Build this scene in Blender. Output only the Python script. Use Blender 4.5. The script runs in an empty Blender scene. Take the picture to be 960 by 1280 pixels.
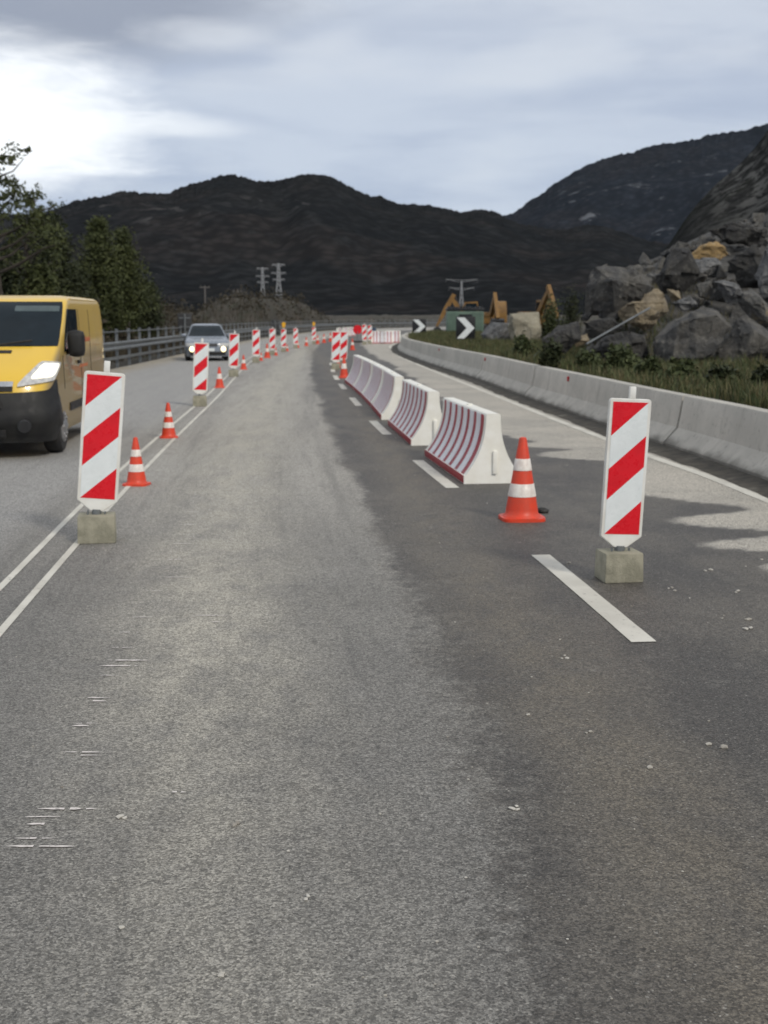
import bpy, bmesh, math, random
import numpy as np
from mathutils import Vector, Matrix, noise as mnoise

random.seed(7)
rng = np.random.default_rng(7)
C = bpy.context.scene
COL = C.collection
R = math.radians

# ------------------------------------------------------------------ camera, world, sun, exposure
FPX, CAMH, HOR = 1600.0, 1.7, 396.0
PITCH = math.atan((640 - HOR) / FPX)
cam_d = bpy.data.cameras.new('camera')
cam_d.sensor_fit = 'VERTICAL'
cam_d.sensor_height = 36.0
cam_d.lens = 36.0 * FPX / 1280.0
cam_d.clip_start, cam_d.clip_end = 0.1, 9000
cam_d.dof.use_dof = True
cam_d.dof.focus_distance = 4.2
cam_d.dof.aperture_fstop = 5.6
cam = bpy.data.objects.new('camera', cam_d)
COL.objects.link(cam)
cam.location = (0, 0, CAMH)
cam.rotation_euler = (R(90) - PITCH, 0, 0)
C.camera = cam

SUN_EL, SUN_AZ = 38.0, 144.0          # azimuth measured from +Y towards +X: behind the camera, a little right
sd = bpy.data.lights.new('sun', 'SUN')
sd.energy = 1.5
sd.angle = R(10)
sd.color = (1.0, 0.93, 0.82)
so = bpy.data.objects.new('sun', sd)
COL.objects.link(so)
sv = Vector((math.sin(R(SUN_AZ)) * math.cos(R(SUN_EL)), math.cos(R(SUN_AZ)) * math.cos(R(SUN_EL)), math.sin(R(SUN_EL))))
so.rotation_euler = (-sv).to_track_quat('-Z', 'Y').to_euler()
so.location = (0, 0, 60)

C.view_settings.view_transform = 'Standard'
C.view_settings.look = 'None'
C.view_settings.exposure = 0.16
C.view_settings.gamma = 1.0
C.view_settings.use_curve_mapping = False


def direction(px, py):
    v = Vector(((px - 480) / FPX, 1.0, -(py - 640) / FPX))
    c, s = math.cos(PITCH), math.sin(PITCH)
    return Vector((v.x, v.y * c + v.z * s, -v.y * s + v.z * c))


def gp(px, py, z=0.0):
    d = direction(px, py)
    k = (z - CAMH) / d.z
    return Vector((d.x * k, d.y * k, z))


def at(px, py, Y):
    d = direction(px, py)
    k = Y / d.y
    return Vector((d.x * k, Y, CAMH + d.z * k))


class NT:
    """small helper round a node tree"""
    def __init__(s, tree):
        s.t = tree
        s.n = tree.nodes
        s.l = tree.links

    def add(s, kind, **kw):
        n = s.n.new(kind)
        for k, v in kw.items():
            setattr(n, k, v)
        return n

    def put(s, sock, v):
        if isinstance(v, bpy.types.NodeSocket):
            s.l.new(v, sock)
        elif v is not None:
            if isinstance(v, (tuple, list)) and len(v) == 3 and sock.type == 'RGBA':
                v = (*v, 1)
            sock.default_value = v

    def math(s, op, a, b=None, c=None, clamp=False):
        n = s.add('ShaderNodeMath', operation=op, use_clamp=clamp)
        s.put(n.inputs[0], a)
        if b is not None: s.put(n.inputs[1], b)
        if c is not None: s.put(n.inputs[2], c)
        return n.outputs[0]

    def ramp(s, v, a, b, o0=0.0, o1=1.0):
        n = s.add('ShaderNodeMapRange', interpolation_type='SMOOTHSTEP')
        s.put(n.inputs[0], v)
        n.inputs[1].default_value, n.inputs[2].default_value = a, b
        n.inputs[3].default_value, n.inputs[4].default_value = o0, o1
        return n.outputs[0]

    def mix(s, f, a, b, blend='MIX'):
        n = s.add('ShaderNodeMix', data_type='RGBA', blend_type=blend)
        s.put(n.inputs[0], f)
        s.put(n.inputs[6], a)
        s.put(n.inputs[7], b)
        return n.outputs[2]

    def noise(s, vec, scale, detail=4, rough=0.55, dist=0.0):
        n = s.add('ShaderNodeTexNoise')
        n.inputs['Scale'].default_value = scale
        n.inputs['Detail'].default_value = detail
        n.inputs['Roughness'].default_value = rough
        n.inputs['Distortion'].default_value = dist
        if vec is not None: s.l.new(vec, n.inputs['Vector'])
        return n.outputs['Fac']

    def voro(s, vec, scale, feature='F1', out='Distance'):
        n = s.add('ShaderNodeTexVoronoi', feature=feature)
        n.inputs['Scale'].default_value = scale
        if vec is not None: s.l.new(vec, n.inputs['Vector'])
        return n.outputs[out]

    def vmul(s, vec, v):
        n = s.add('ShaderNodeVectorMath', operation='MULTIPLY')
        s.l.new(vec, n.inputs[0])
        n.inputs[1].default_value = v
        return n.outputs[0]

    def vdot(s, vec, v):
        n = s.add('ShaderNodeVectorMath', operation='DOT_PRODUCT')
        s.l.new(vec, n.inputs[0])
        n.inputs[1].default_value = v
        return n.outputs['Value']


# ---- world: Nishita daylight behind a broken grey overcast
w = bpy.data.worlds.new('World')
C.world = w
w.use_nodes = True
W = NT(w.node_tree)
W.n.clear()
out = W.add('ShaderNodeOutputWorld')
bg = W.add('ShaderNodeBackground')
bg.inputs['Strength'].default_value = 0.1
W.l.new(bg.outputs[0], out.inputs[0])
sky = W.add('ShaderNodeTexSky', sky_type='NISHITA', sun_disc=False)
sky.sun_elevation = R(SUN_EL)
sky.sun_rotation = R(SUN_AZ)
tc = W.add('ShaderNodeTexCoord')
gen = tc.outputs['Generated']
streak = W.vmul(gen, (3.0, 3.0, 17.0))
n1 = W.noise(streak, 1.6, 5, 0.55, 0.25)
n2 = W.noise(W.vmul(gen, (8.0, 8.0, 30.0)), 1.5, 5, 0.6, 0.3)
n3 = W.noise(W.vmul(gen, (2.2, 2.2, 8.0)), 2.3, 3, 0.5)


def dirmask(px, py, r_in, r_out, wob, flat=2.6):
    """1 inside a lens-shaped patch of sky round a direction, with a noisy edge"""
    d = direction(px, py).normalized()
    sx = W.math('SUBTRACT', W.vdot(gen, (1, 0, 0)), d.x)
    sy = W.math('MINIMUM', W.math('SUBTRACT', W.vdot(gen, (0, 1, 0)), d.y), 0)
    sz = W.math('MULTIPLY', W.math('SUBTRACT', W.vdot(gen, (0, 0, 1)), d.z), flat)
    q = W.math('SQRT', W.math('ADD', W.math('ADD', W.math('MULTIPLY', sx, sx), W.math('MULTIPLY', sz, sz)), W.math('MULTIPLY', sy, sy)))
    q = W.math('ADD', q, W.math('MULTIPLY', W.math('SUBTRACT', n2, 0.5), wob))
    return W.ramp(q, r_in, r_out, 1, 0)


up = W.ramp(W.vdot(gen, (0, 0, 1)), 0.02, 0.5)
cl = W.mix(W.ramp(n1, 0.34, 0.66), (3.75, 4.45, 5.9), (5.25, 5.9, 7.05))
cl = W.mix(W.math('MULTIPLY', W.ramp(n3, 0.5, 0.7), 0.5), cl, (6.9, 7.3, 7.9))
cl = W.mix(up, cl, (6.6, 6.8, 7.1))
# dark cloud base at the upper left, bright break under it
dk = dirmask(100, -5, 0.07, 0.21, 0.10, 3.6)
cl = W.mix(W.math('MULTIPLY', dk, 0.85), cl, (2.7, 2.95, 3.65))
br = dirmask(5, 150, 0.035, 0.14, 0.12, 2.1)
cl = W.mix(br, cl, (11.5, 11.7, 11.8))
br2 = dirmask(270, 45, 0.01, 0.07, 0.10, 4.0)
cl = W.mix(W.math('MULTIPLY', br2, 0.45), cl, (8.3, 8.6, 9.0))
br3 = dirmask(215, 158, 0.015, 0.085, 0.06, 7.0)
cl = W.mix(W.math('MULTIPLY', br3, 0.55), cl, (9.4, 9.7, 10.0))
tot = W.mix(0.10, cl, sky.outputs[0])
W.l.new(tot, bg.inputs['Color'])


# ------------------------------------------------------------------ materials
def material(name):
    m = bpy.data.materials.new(name)
    m.use_nodes = True
    nt = NT(m.node_tree)
    b = nt.n['Principled BSDF']
    return m, nt, b


def mat(name, c1, c2=None, scale=6.0, rough=0.6, bump=0.0, bscale=None, metal=0.0, spec=0.5, lo=0.35, hi=0.65, detail=6, coat=0.0):
    """noise-mottled surface"""
    m, nt, b = material(name)
    o = nt.add('ShaderNodeTexCoord').outputs['Object']
    if c2 is None: c2 = tuple(x * 0.8 for x in c1)
    f = nt.noise(o, scale, detail, 0.6)
    col = nt.mix(nt.ramp(f, lo, hi), c1, c2)
    nt.put(b.inputs['Base Color'], col)
    r2 = nt.noise(o, scale * 3.1, 3)
    nt.put(b.inputs['Roughness'], nt.ramp(r2, 0.2, 0.8, max(0, rough - 0.08), min(1, rough + 0.08)))
    b.inputs['Metallic'].default_value = metal
    b.inputs['Specular IOR Level'].default_value = spec
    b.inputs['Coat Weight'].default_value = coat
    if bump:
        bp = nt.add('ShaderNodeBump')
        bp.inputs['Strength'].default_value = bump
        bp.inputs['Distance'].default_value = 0.02
        nt.put(bp.inputs['Height'], nt.noise(o, bscale or scale * 6, 6, 0.65))
        nt.l.new(bp.outputs[0], b.inputs['Normal'])
    return m


def mat_emit(name, col, strength, base=(0.8, 0.8, 0.8)):
    m, nt, b = material(name)
    o = nt.add('ShaderNodeTexCoord').outputs['Object']
    nt.put(b.inputs['Base Color'], base)
    nt.put(b.inputs['Emission Color'], nt.mix(nt.ramp(nt.voro(o, 14), 0.1, 0.6), col, tuple(x * 0.75 for x in col)))
    b.inputs['Emission Strength'].default_value = strength
    b.inputs['Roughness'].default_value = 0.1
    return m


MT = {}
MT['white_plastic'] = mat('white_plastic', (0.80, 0.80, 0.76), (0.70, 0.68, 0.62), 5, 0.42, 0.05)
MT['cream_plastic'] = mat('cream_plastic', (0.88, 0.87, 0.81), (0.80, 0.78, 0.70), 3.5, 0.45, 0.08)
MT['barrier_white'] = mat('barrier_white', (0.78, 0.78, 0.81), (0.70, 0.70, 0.73), 6, 0.4, 0.05)
MT['sheet_white'] = mat('sheet_white', (0.78, 0.82, 0.82), (0.72, 0.76, 0.76), 9, 0.3)
MT['sheet_red'] = mat('sheet_red', (0.72, 0.007, 0.018), (0.66, 0.006, 0.016), 9, 0.3)
MT['barrier_red'] = mat('barrier_red', (0.36, 0.012, 0.026), (0.29, 0.02, 0.03), 7, 0.45)
MT['barrier_red_pale'] = mat('barrier_red_pale', (0.50, 0.20, 0.21), (0.42, 0.17, 0.18), 7, 0.5)
MT['cone_orange'] = mat('cone_orange', (0.72, 0.055, 0.018), (0.60, 0.06, 0.025), 12, 0.45, 0.05)
MT['cone_white'] = mat('cone_white', (0.78, 0.74, 0.68), (0.62, 0.55, 0.5), 14, 0.4)
MT['concrete_block'] = mat('concrete_block', (0.36, 0.34, 0.26), (0.25, 0.24, 0.18), 9, 0.9, 0.5, 60)
MT['galvanised'] = mat('galvanised', (0.20, 0.215, 0.22), (0.14, 0.15, 0.155), 3, 0.5, 0, None, 0.4)
MT['dark_steel'] = mat('dark_steel', (0.03, 0.032, 0.034), (0.02, 0.02, 0.022), 5, 0.6)
MT['rubber'] = mat('rubber', (0.016, 0.016, 0.017), (0.028, 0.026, 0.024), 8, 0.85)
MT['bumper_plastic'] = mat('bumper_plastic', (0.017, 0.017, 0.018), (0.025, 0.025, 0.024), 4, 0.55, 0, None, 0, 0.25)
MT['glass_dark'] = mat('glass_dark', (0.007, 0.013, 0.018), (0.011, 0.019, 0.026), 2, 0.05, 0, None, 0, 0.13)
MT['wheel_silver'] = mat('wheel_silver', (0.33, 0.33, 0.33), (0.2, 0.2, 0.2), 9, 0.4, 0, None, 0.5)
MT['chrome'] = mat('chrome', (0.62, 0.63, 0.65), None, 9, 0.2, 0, None, 0.9)
MT['lamp_lit'] = mat_emit('lamp_lit', (1.0, 0.90, 0.62), 1.0)
MT['lamp_glass'] = mat('lamp_glass', (0.6, 0.6, 0.58), (0.42, 0.42, 0.42), 20, 0.1)
MT['lamp_warm'] = mat_emit('lamp_warm', (1.0, 0.8, 0.38), 3.2)
MT['lamp_amber'] = mat('lamp_amber', (0.8, 0.42, 0.02), (0.7, 0.36, 0.02), 9, 0.25)
MT['reflector_red'] = mat('reflector_red', (0.42, 0.015, 0.02), None, 30, 0.3)
MT['machine_yellow'] = mat('machine_yellow', (0.26, 0.14, 0.032), (0.17, 0.09, 0.026), 3, 0.6)
MT['container_green'] = mat('container_green', (0.13, 0.20, 0.155), (0.10, 0.155, 0.12), 2, 0.6)
MT['sign_black'] = mat('sign_black', (0.012, 0.013, 0.015), None, 6, 0.4)
MT['silver_paint'] = mat('silver_paint', (0.25, 0.28, 0.33), (0.22, 0.25, 0.29), 3, 0.3, 0, None, 0.35, 0.5, coat=0.4)
MT['pylon_steel'] = mat('pylon_steel', (0.42, 0.43, 0.44), (0.36, 0.37, 0.38), 0.3, 0.6)
MT['pole_wood'] = mat('pole_wood', (0.16, 0.15, 0.14), (0.11, 0.10, 0.09), 2, 0.8)
MT['bark'] = mat('bark', (0.055, 0.045, 0.035), (0.03, 0.025, 0.02), 5, 0.9, 0.5)
MT['plate_blue'] = mat('plate_blue', (0.05, 0.09, 0.16), None, 5, 0.5)
MT['red_print'] = mat('red_print', (0.45, 0.07, 0.03), (0.5, 0.2, 0.05), 20, 0.5)


def mat_leaf(name, a, b_, c):
    m, nt, b = material(name)
    o = nt.add('ShaderNodeTexCoord').outputs['Object']
    f = nt.noise(o, 1.3, 3)
    col = nt.mix(nt.ramp(f, 0.35, 0.65), a, b_)
    col = nt.mix(nt.math('MULTIPLY', nt.ramp(nt.noise(o, 9.0, 2), 0.5, 0.75), 0.6), col, c)
    nt.put(b.inputs['Base Color'], col)
    b.inputs['Roughness'].default_value = 0.65
    b.inputs['Specular IOR Level'].default_value = 0.25
    return m


MT['leaf_pine'] = mat_leaf('leaf_pine', (0.048, 0.060, 0.022), (0.066, 0.077, 0.026), (0.10, 0.105, 0.04))
MT['leaf_dark'] = mat_leaf('leaf_dark', (0.024, 0.032, 0.013), (0.037, 0.044, 0.017), (0.06, 0.064, 0.026))
MT['leaf_bush'] = mat_leaf('leaf_bush', (0.042, 0.056, 0.022), (0.07, 0.085, 0.032), (0.12, 0.125, 0.055))
MT['leaf_grass'] = mat_leaf('leaf_grass', (0.085, 0.085, 0.036), (0.13, 0.115, 0.056), (0.20, 0.165, 0.095))
MT['leaf_dry'] = mat_leaf('leaf_dry', (0.038, 0.031, 0.020), (0.056, 0.046, 0.030), (0.036, 0.038, 0.019))


def mat_rock(name, a, b_, c, tan=None, tanlo=0.55):
    m, nt, b = material(name)
    tcn = nt.add('ShaderNodeTexCoord').outputs['Object']
    f = nt.noise(tcn, 1.4, 7, 0.62, 0.4)
    col = nt.mix(nt.ramp(f, 0.36, 0.64), a, b_)
    col = nt.mix(nt.math('MULTIPLY', nt.ramp(nt.noise(tcn, 6.5, 5, 0.7), 0.52, 0.68), 0.7), col, c)
    if tan:
        col = nt.mix(nt.ramp(nt.noise(tcn, 0.9, 4, 0.6, 0.6), tanlo, tanlo + 0.1), col, tan)
    crack = nt.voro(nt.vmul(tcn, (1.0, 1.3, 2.2)), 1.1, 'DISTANCE_TO_EDGE')
    col = nt.mix(nt.ramp(crack, 0.0, 0.012, 0.25, 0.0), col, tuple(x * 0.35 for x in a))
    nt.put(b.inputs['Base Color'], col)
    b.inputs['Roughness'].default_value = 0.85
    bp = nt.add('ShaderNodeBump')
    bp.inputs['Strength'].default_value = 1.0
    bp.inputs['Distance'].default_value = 0.14
    hsum = nt.math('ADD', nt.noise(tcn, 4.0, 8, 0.68), nt.math('MULTIPLY', nt.ramp(crack, 0, 0.03), 0.08))
    nt.put(bp.inputs['Height'], hsum)
    nt.l.new(bp.outputs[0], b.inputs['Normal'])
    return m


MT['rock_grey'] = mat_rock('rock_grey', (0.058, 0.058, 0.058), (0.108, 0.102, 0.090), (0.20, 0.19, 0.165))
MT['rock_dark'] = mat_rock('rock_dark', (0.028, 0.028, 0.029), (0.056, 0.054, 0.049), (0.11, 0.103, 0.09))
MT['rock_pale'] = mat_rock('rock_pale', (0.115, 0.12, 0.125), (0.18, 0.18, 0.178), (0.28, 0.27, 0.25))
MT['rock_tan'] = mat_rock('rock_tan', (0.20, 0.165, 0.115), (0.29, 0.235, 0.15), (0.36, 0.31, 0.23), (0.15, 0.13, 0.105), 0.6)
MT['rock_ochre'] = mat_rock('rock_ochre', (0.30, 0.20, 0.085), (0.40, 0.27, 0.12), (0.5, 0.4, 0.25), (0.16, 0.14, 0.115), 0.6)
MT['rock_mixed'] = mat_rock('rock_mixed', (0.09, 0.09, 0.085), (0.13, 0.125, 0.115), (0.2, 0.18, 0.15), (0.24, 0.2, 0.13), 0.56)


# ------------------------------------------------------------------ mesh helpers
def link(name, me, m=None, parent=None):
    o = bpy.data.objects.new(name, me)
    COL.objects.link(o)
    for x in ([m] if not isinstance(m, (list, tuple)) else m):
        if x is not None: me.materials.append(x)
    if parent: o.parent = parent
    return o


def obj(name, bm, m, parent=None, smooth=None):
    me = bpy.data.meshes.new(name)
    bmesh.ops.recalc_face_normals(bm, faces=bm.faces)
    bm.to_mesh(me)
    bm.free()
    o = link(name, me, m, parent)
    if smooth is not None:
        me.shade_smooth()
        if smooth < 179:
            me.set_sharp_from_angle(angle=R(smooth))
    return o


def mesh_np(name, V, F, m, parent=None, smooth=False):
    me = bpy.data.meshes.new(name)
    me.from_pydata(np.asarray(V).tolist(), [], np.asarray(F).tolist() if not isinstance(F, list) else F)
    me.update()
    if smooth: me.shade_smooth()
    return link(name, me, m, parent)


def tag(o, label=None, cat=None, group=None, kind=None):
    if label: o['label'] = label
    if cat: o['category'] = cat
    if group: o['group'] = group
    if kind: o['kind'] = kind
    return o


def thing(name, label, cat, loc=(0, 0, 0), rz=0.0, group=None):
    o = bpy.data.objects.new(name, None)
    o.empty_display_size = 0.2
    COL.objects.link(o)
    o.location = loc
    o.rotation_euler = (0, 0, rz)
    return tag(o, label, cat, group)


def dup(root, loc, rz=None, label=None, scale=None, rot=None):
    r = root.copy()
    COL.objects.link(r)
    r.location = loc
    if rz is not None: r.rotation_euler = (0, 0, rz)
    if rot is not None: r.rotation_euler = rot
    if scale is not None: r.scale = (scale, scale, scale)
    if label: r['label'] = label
    for ch in list(root.children):
        c = ch.copy()
        COL.objects.link(c)
        c.parent = r
        for g in list(ch.children):
            d = g.copy()
            COL.objects.link(d)
            d.parent = c
    return r


def B():
    return bmesh.new()


def box(bm, c, s, rot=None, bevel=0.0, mi=0):
    mtx = Matrix.Translation(c)
    if rot is not None: mtx = mtx @ rot.to_4x4()
    mtx = mtx @ Matrix.Diagonal((*s, 1))
    g = bmesh.ops.create_cube(bm, size=1.0, matrix=mtx)
    vs = g['verts']
    fs = set(f for v in vs for f in v.link_faces)
    for f in fs: f.material_index = mi
    if bevel > 0:
        es = list(set(e for v in vs for e in v.link_edges))
        bmesh.ops.bevel(bm, geom=es, offset=bevel, segments=2, affect='EDGES', profile=0.6)
    return vs


def bar(bm, a, b, r, n=8, r2=None):
    a, b = Vector(a), Vector(b)
    d = b - a
    L = d.length
    if L < 1e-6: return
    q = d.to_track_quat('Z', 'Y').to_matrix().to_4x4()
    bmesh.ops.create_cone(bm, cap_ends=True, segments=n, radius1=r, radius2=r if r2 is None else r2, depth=L,
                          matrix=Matrix.Translation((a + b) / 2) @ q)


def prism(bm, pts, axis, lo, hi, mi=0):
    """closed polygon of 2D points extruded along an axis: 'y' uses (x,z), 'x' uses (y,z), 'z' uses (x,y)"""
    def p3(p, t):
        return {'y': (p[0], t, p[1]), 'x': (t, p[0], p[1]), 'z': (p[0], p[1], t)}[axis]
    a = [bm.verts.new(p3(p, lo)) for p in pts]
    b = [bm.verts.new(p3(p, hi)) for p in pts]
    fs = [bm.faces.new(a), bm.faces.new(list(reversed(b)))]
    n = len(pts)
    for i in range(n):
        fs.append(bm.faces.new((a[i], b[i], b[(i + 1) % n], a[(i + 1) % n])))
    for f in fs: f.material_index = mi
    return a + b


def lathe(bm, prof, n=32, ctr=(0, 0, 0), cap=True):
    rings = []
    for r, z in prof:
        rings.append([bm.verts.new((ctr[0] + r * math.cos(2 * math.pi * i / n), ctr[1] + r * math.sin(2 * math.pi * i / n), ctr[2] + z)) for i in range(n)])
    for a, b in zip(rings, rings[1:]):
        for i in range(n):
            bm.faces.new((a[i], a[(i + 1) % n], b[(i + 1) % n], b[i]))
    if cap:
        bm.faces.new(list(reversed(rings[0])))
        bm.faces.new(rings[-1])


def interp(pts, xs):
    """piecewise cubic (Catmull-like) through points, vectorised over xs"""
    p = sorted(pts)
    X = np.array([a for a, _ in p])
    Yv = np.array([b for _, b in p])
    m = np.gradient(Yv, X)
    xs = np.asarray(xs, float)
    i = np.clip(np.searchsorted(X, xs) - 1, 0, len(X) - 2)
    h = X[i + 1] - X[i]
    t = np.clip((xs - X[i]) / h, 0, 1)
    return ((2 * t**3 - 3 * t**2 + 1) * Yv[i] + (t**3 - 2 * t**2 + t) * h * m[i] + (-2 * t**3 + 3 * t**2) * Yv[i + 1] + (t**3 - t**2) * h * m[i + 1])


def sstep(a, b, x):
    t = np.clip((np.asarray(x, float) - a) / (b - a), 0, 1)
    return t * t * (3 - 2 * t)


def fnoise(X, Y, scale, seed=0.0, octs=4):
    """vectorised value noise"""
    def h(ix, iy, s):
        v = np.sin(ix * 127.1 + iy * 311.7 + s * 74.7) * 43758.5453
        return v - np.floor(v)
    out = np.zeros(np.broadcast(X, Y).shape)
    amp, tot, sc = 1.0, 0.0, scale
    for k in range(octs):
        x, y = X * sc, Y * sc
        ix, iy = np.floor(x), np.floor(y)
        fx, fy = x - ix, y - iy
        fx, fy = fx * fx * (3 - 2 * fx), fy * fy * (3 - 2 * fy)
        s = seed + k * 13.0
        a = h(ix, iy, s) * (1 - fx) + h(ix + 1, iy, s) * fx
        b = h(ix, iy + 1, s) * (1 - fx) + h(ix + 1, iy + 1, s) * fx
        out += amp * (a * (1 - fy) + b * fy)
        tot += amp
        amp *= 0.5
        sc *= 2.03
    return out / tot


def grid_mesh(name, P, m, parent=None, smooth=True, attrs=None):
    """P: (n,m,3) array of points"""
    n, k, _ = P.shape
    idx = np.arange(n * k).reshape(n, k)
    F = np.stack([idx[:-1, :-1], idx[:-1, 1:], idx[1:, 1:], idx[1:, :-1]], -1).reshape(-1, 4)
    o = mesh_np(name, P.reshape(-1, 3), F, m, parent, smooth)
    for an, arr in (attrs or {}).items():
        a = o.data.attributes.new(an, 'FLOAT', 'POINT')
        a.data.foreach_set('value', np.ascontiguousarray(arr.reshape(-1), dtype=np.float32))
    return o


# ------------------------------------------------------------------ road alignment
def gxy(px, py):
    p = gp(px, py)
    return p.y, p.x


RIGHT = [gxy(*p) for p in [(960, 606), (880, 577), (800, 550), (720, 521), (660, 500), (600, 477), (560, 464), (520, 450), (499, 440)]]
RIGHT = [(-12, RIGHT[0][1] + 0.8), (0, RIGHT[0][1] + 0.55)] + RIGHT + [(72, 0.75), (90, 1.7), (112, 4.2), (135, 9.0), (160, 17.0), (190, 33.0), (220, 58.0), (260, 110.0)]
LEFT = [(-12, -7.9), (0, -8.2), (20, -8.8), gxy(165, 455), gxy(235, 440), (85, -10.0), (110, -9.9), (140, -8.8), (165, -6.6), (190, -2.0), (215, 7.0), (240, 21.0), (265, 44.0), (300, 100.0)]


def XR(y): return interp(RIGHT, y)
def XL(y): return interp(LEFT, y)


# ------------------------------------------------------------------ ground sheet
def heap(x, y):
    """rubble heap behind the concrete wall"""
    xe = 6.4 + np.maximum(0, y - 34) * 0.16
    z = np.minimum(0.75 + 0.30 * (y - 31), 2.0 + 0.46 * (x - 6.4))
    z = np.where(x < xe, np.minimum(z, 2.0 - 1.3 * (xe - x)), z)
    z = np.minimum(z, 5.4)
    return np.maximum(z, 0.58) * sstep(72, 52, y) + 0.52 * (1 - sstep(72, 52, y))


def ground_z(x, y):
    x, y = np.asarray(x, float), np.asarray(y, float)
    xr, xl = XR(y), XL(y)
    d = x - xr - 0.30
    n = fnoise(x, y, 0.35, 3) - 0.5
    zr = np.where(y < 75, heap(x, y), 0.52) + n * 0.22
    zr = -0.06 + (zr + 0.06) * sstep(0.0, 0.35, d)
    dl = xl - 0.5 - x
    bank = 2.1 * sstep(2.0, 11, dl) * sstep(20, 50, y) + 0.9 * sstep(10, 30, dl)
    mound = 3.6 * sstep(-21, -16.5, x) * sstep(1.0, 3.0, dl) * sstep(112, 135, y) * sstep(190, 160, y)
    zl = np.maximum(bank * sstep(170, 130, y), mound) + (n * 0.7 + (fnoise(x, y, 0.9, 9) - 0.5) * 0.5) * sstep(1.0, 4, dl)
    zl = zl + 2.0 * sstep(225, 320, y)
    zl = -0.10 + (zl + 0.10) * sstep(0.2, 2.0, dl)
    return np.where(d > 0, zr, np.where(dl > 0, zl, -0.06))


def axis(a, b, st, far, g=1.35):
    v = list(np.arange(a, b + 1e-6, st))
    s, p = st, v[-1]
    hi = []
    while p < far:
        s *= g
        p += s
        hi.append(p)
    s, p = st, v[0]
    lo = []
    while p > -far:
        s *= g
        p -= s
        lo.append(p)
    return np.array(lo[::-1] + v + hi)


gx = np.unique(np.concatenate([axis(-45, 45, 0.8, 5200), np.arange(-1, 13, 0.3)]))
gy = np.unique(np.concatenate([axis(-6, 300, 1.3, 5200), np.arange(8, 60, 0.6)]))
GX, GY = np.meshgrid(gx, gy)
GZ = ground_z(GX, np.clip(GY, -12, 330))
m, nt, b = material('earth')
o = nt.add('ShaderNodeTexCoord').outputs['Object']
c = nt.mix(nt.ramp(nt.noise(o, 0.28, 6, 0.65), 0.35, 0.65), (0.036, 0.031, 0.023), (0.060, 0.050, 0.037))
c = nt.mix(nt.ramp(nt.noise(o, 0.9, 6, 0.7), 0.5, 0.62), c, (0.026, 0.031, 0.015))
c = nt.mix(nt.math('MULTIPLY', nt.ramp(nt.noise(o, 0.12, 4), 0.56, 0.68), 0.6), c, (0.11, 0.085, 0.062))
c = nt.mix(nt.add('ShaderNodeAttribute', attribute_name='stony').outputs['Fac'], c, nt.mix(nt.ramp(nt.noise(o, 1.6, 6, 0.7), 0.35, 0.65), (0.035, 0.034, 0.032), (0.085, 0.082, 0.076)))
nt.put(b.inputs['Base Color'], c)
b.inputs['Roughness'].default_value = 0.95
bp = nt.add('ShaderNodeBump')
bp.inputs['Strength'].default_value = 0.8
bp.inputs['Distance'].default_value = 0.15
nt.put(bp.inputs['Height'], nt.noise(o, 3.0, 8, 0.7))
nt.l.new(bp.outputs[0], b.inputs['Normal'])
MT['earth'] = m
stony = sstep(0.62, 1.1, GZ) * (GX > 3.5) * (GY < 75) * (GY > 0)
g = grid_mesh('ground', np.stack([GX, GY, GZ], -1), MT['earth'], None, True, {'stony': stony})
tag(g, kind='structure')

# ------------------------------------------------------------------ road surface
DARKB = [gxy(*p) for p in [(640, 1280), (590, 1000), (562, 860), (522, 760), (484, 690), (446, 620), (424, 570), (402, 510), (388, 470), (390, 445), (402, 428)]]
DARKB = [(-12, DARKB[0][1] + 0.35), (0, DARKB[0][1] + 0.1)] + DARKB + [(120, -4.2), (150, -1), (200, 20), (260, 80)]
SHOUL = [gxy(*p) for p in [(960, 712), (880, 668), (800, 612), (700, 578), (640, 550), (560, 500), (500, 462), (462, 440)]]
SHOUL = [(-12, 7.0), (5, 5.5)] + SHOUL + [(100, -1), (150, 9), (220, 50), (260, 100)]
BAND = [gxy(*p) for p in [(235, 1280), (240, 1000), (255, 800), (278, 650), (312, 540), (350, 470), (382, 436)]]
BAND = [(-12, -0.8), (0, -0.55)] + BAND + [(120, -5.5), (150, -3), (200, 10), (260, 70)]

ys = np.concatenate([np.arange(-12, 3, 0.5), np.arange(3, 20, 0.09), np.arange(20, 60, 0.3), np.arange(60, 262, 1.0)])
ts = np.linspace(0, 1, 130)
YY, TT = np.meshgrid(ys, ts, indexing='ij')
xl_, xr_ = XL(YY) + 0.15, XR(YY) + 0.05
XX = xl_ + (xr_ - xl_) * TT
wob = (fnoise(XX, YY, 0.8, 21) - 0.5)
MUD = [gxy(*p) for p in [(965, 1200), (862, 1060), (765, 940), (690, 850), (620, 755), (562, 680), (508, 600), (472, 545), (440, 490)]]
MUD = [(-12, MUD[0][1] + 0.9), (0, MUD[0][1] + 0.5)] + MUD + [(100, -4.0), (200, 22), (260, 82)]
mud = np.exp(-((XX - interp(MUD, YY)) / 0.33) ** 2)
dark = np.clip((XX - interp(DARKB, YY) + wob * 0.25) / (1.05 - 0.6 * sstep(4, 11, YY)) + 0.5, 0, 1.3)
lane_x = XX - interp(BAND, YY)
ton = np.abs(np.sin(YY * 1.9 + np.sin(YY * 0.7) * 2)) ** 3
shoulder = sstep(-0.05, 0.07, XX - interp(SHOUL, YY) - 0.75 * ton * sstep(7, 9, YY) * sstep(20, 14, YY) + 0.55 * (fnoise(XX * 0.35, YY * 1.4, 1.0, 5) - 0.5))
band = np.exp(-((XX - interp(BAND, YY)) / 0.55) ** 2) * (0.4 + 0.6 * sstep(3.2, 6.5, YY))
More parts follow.
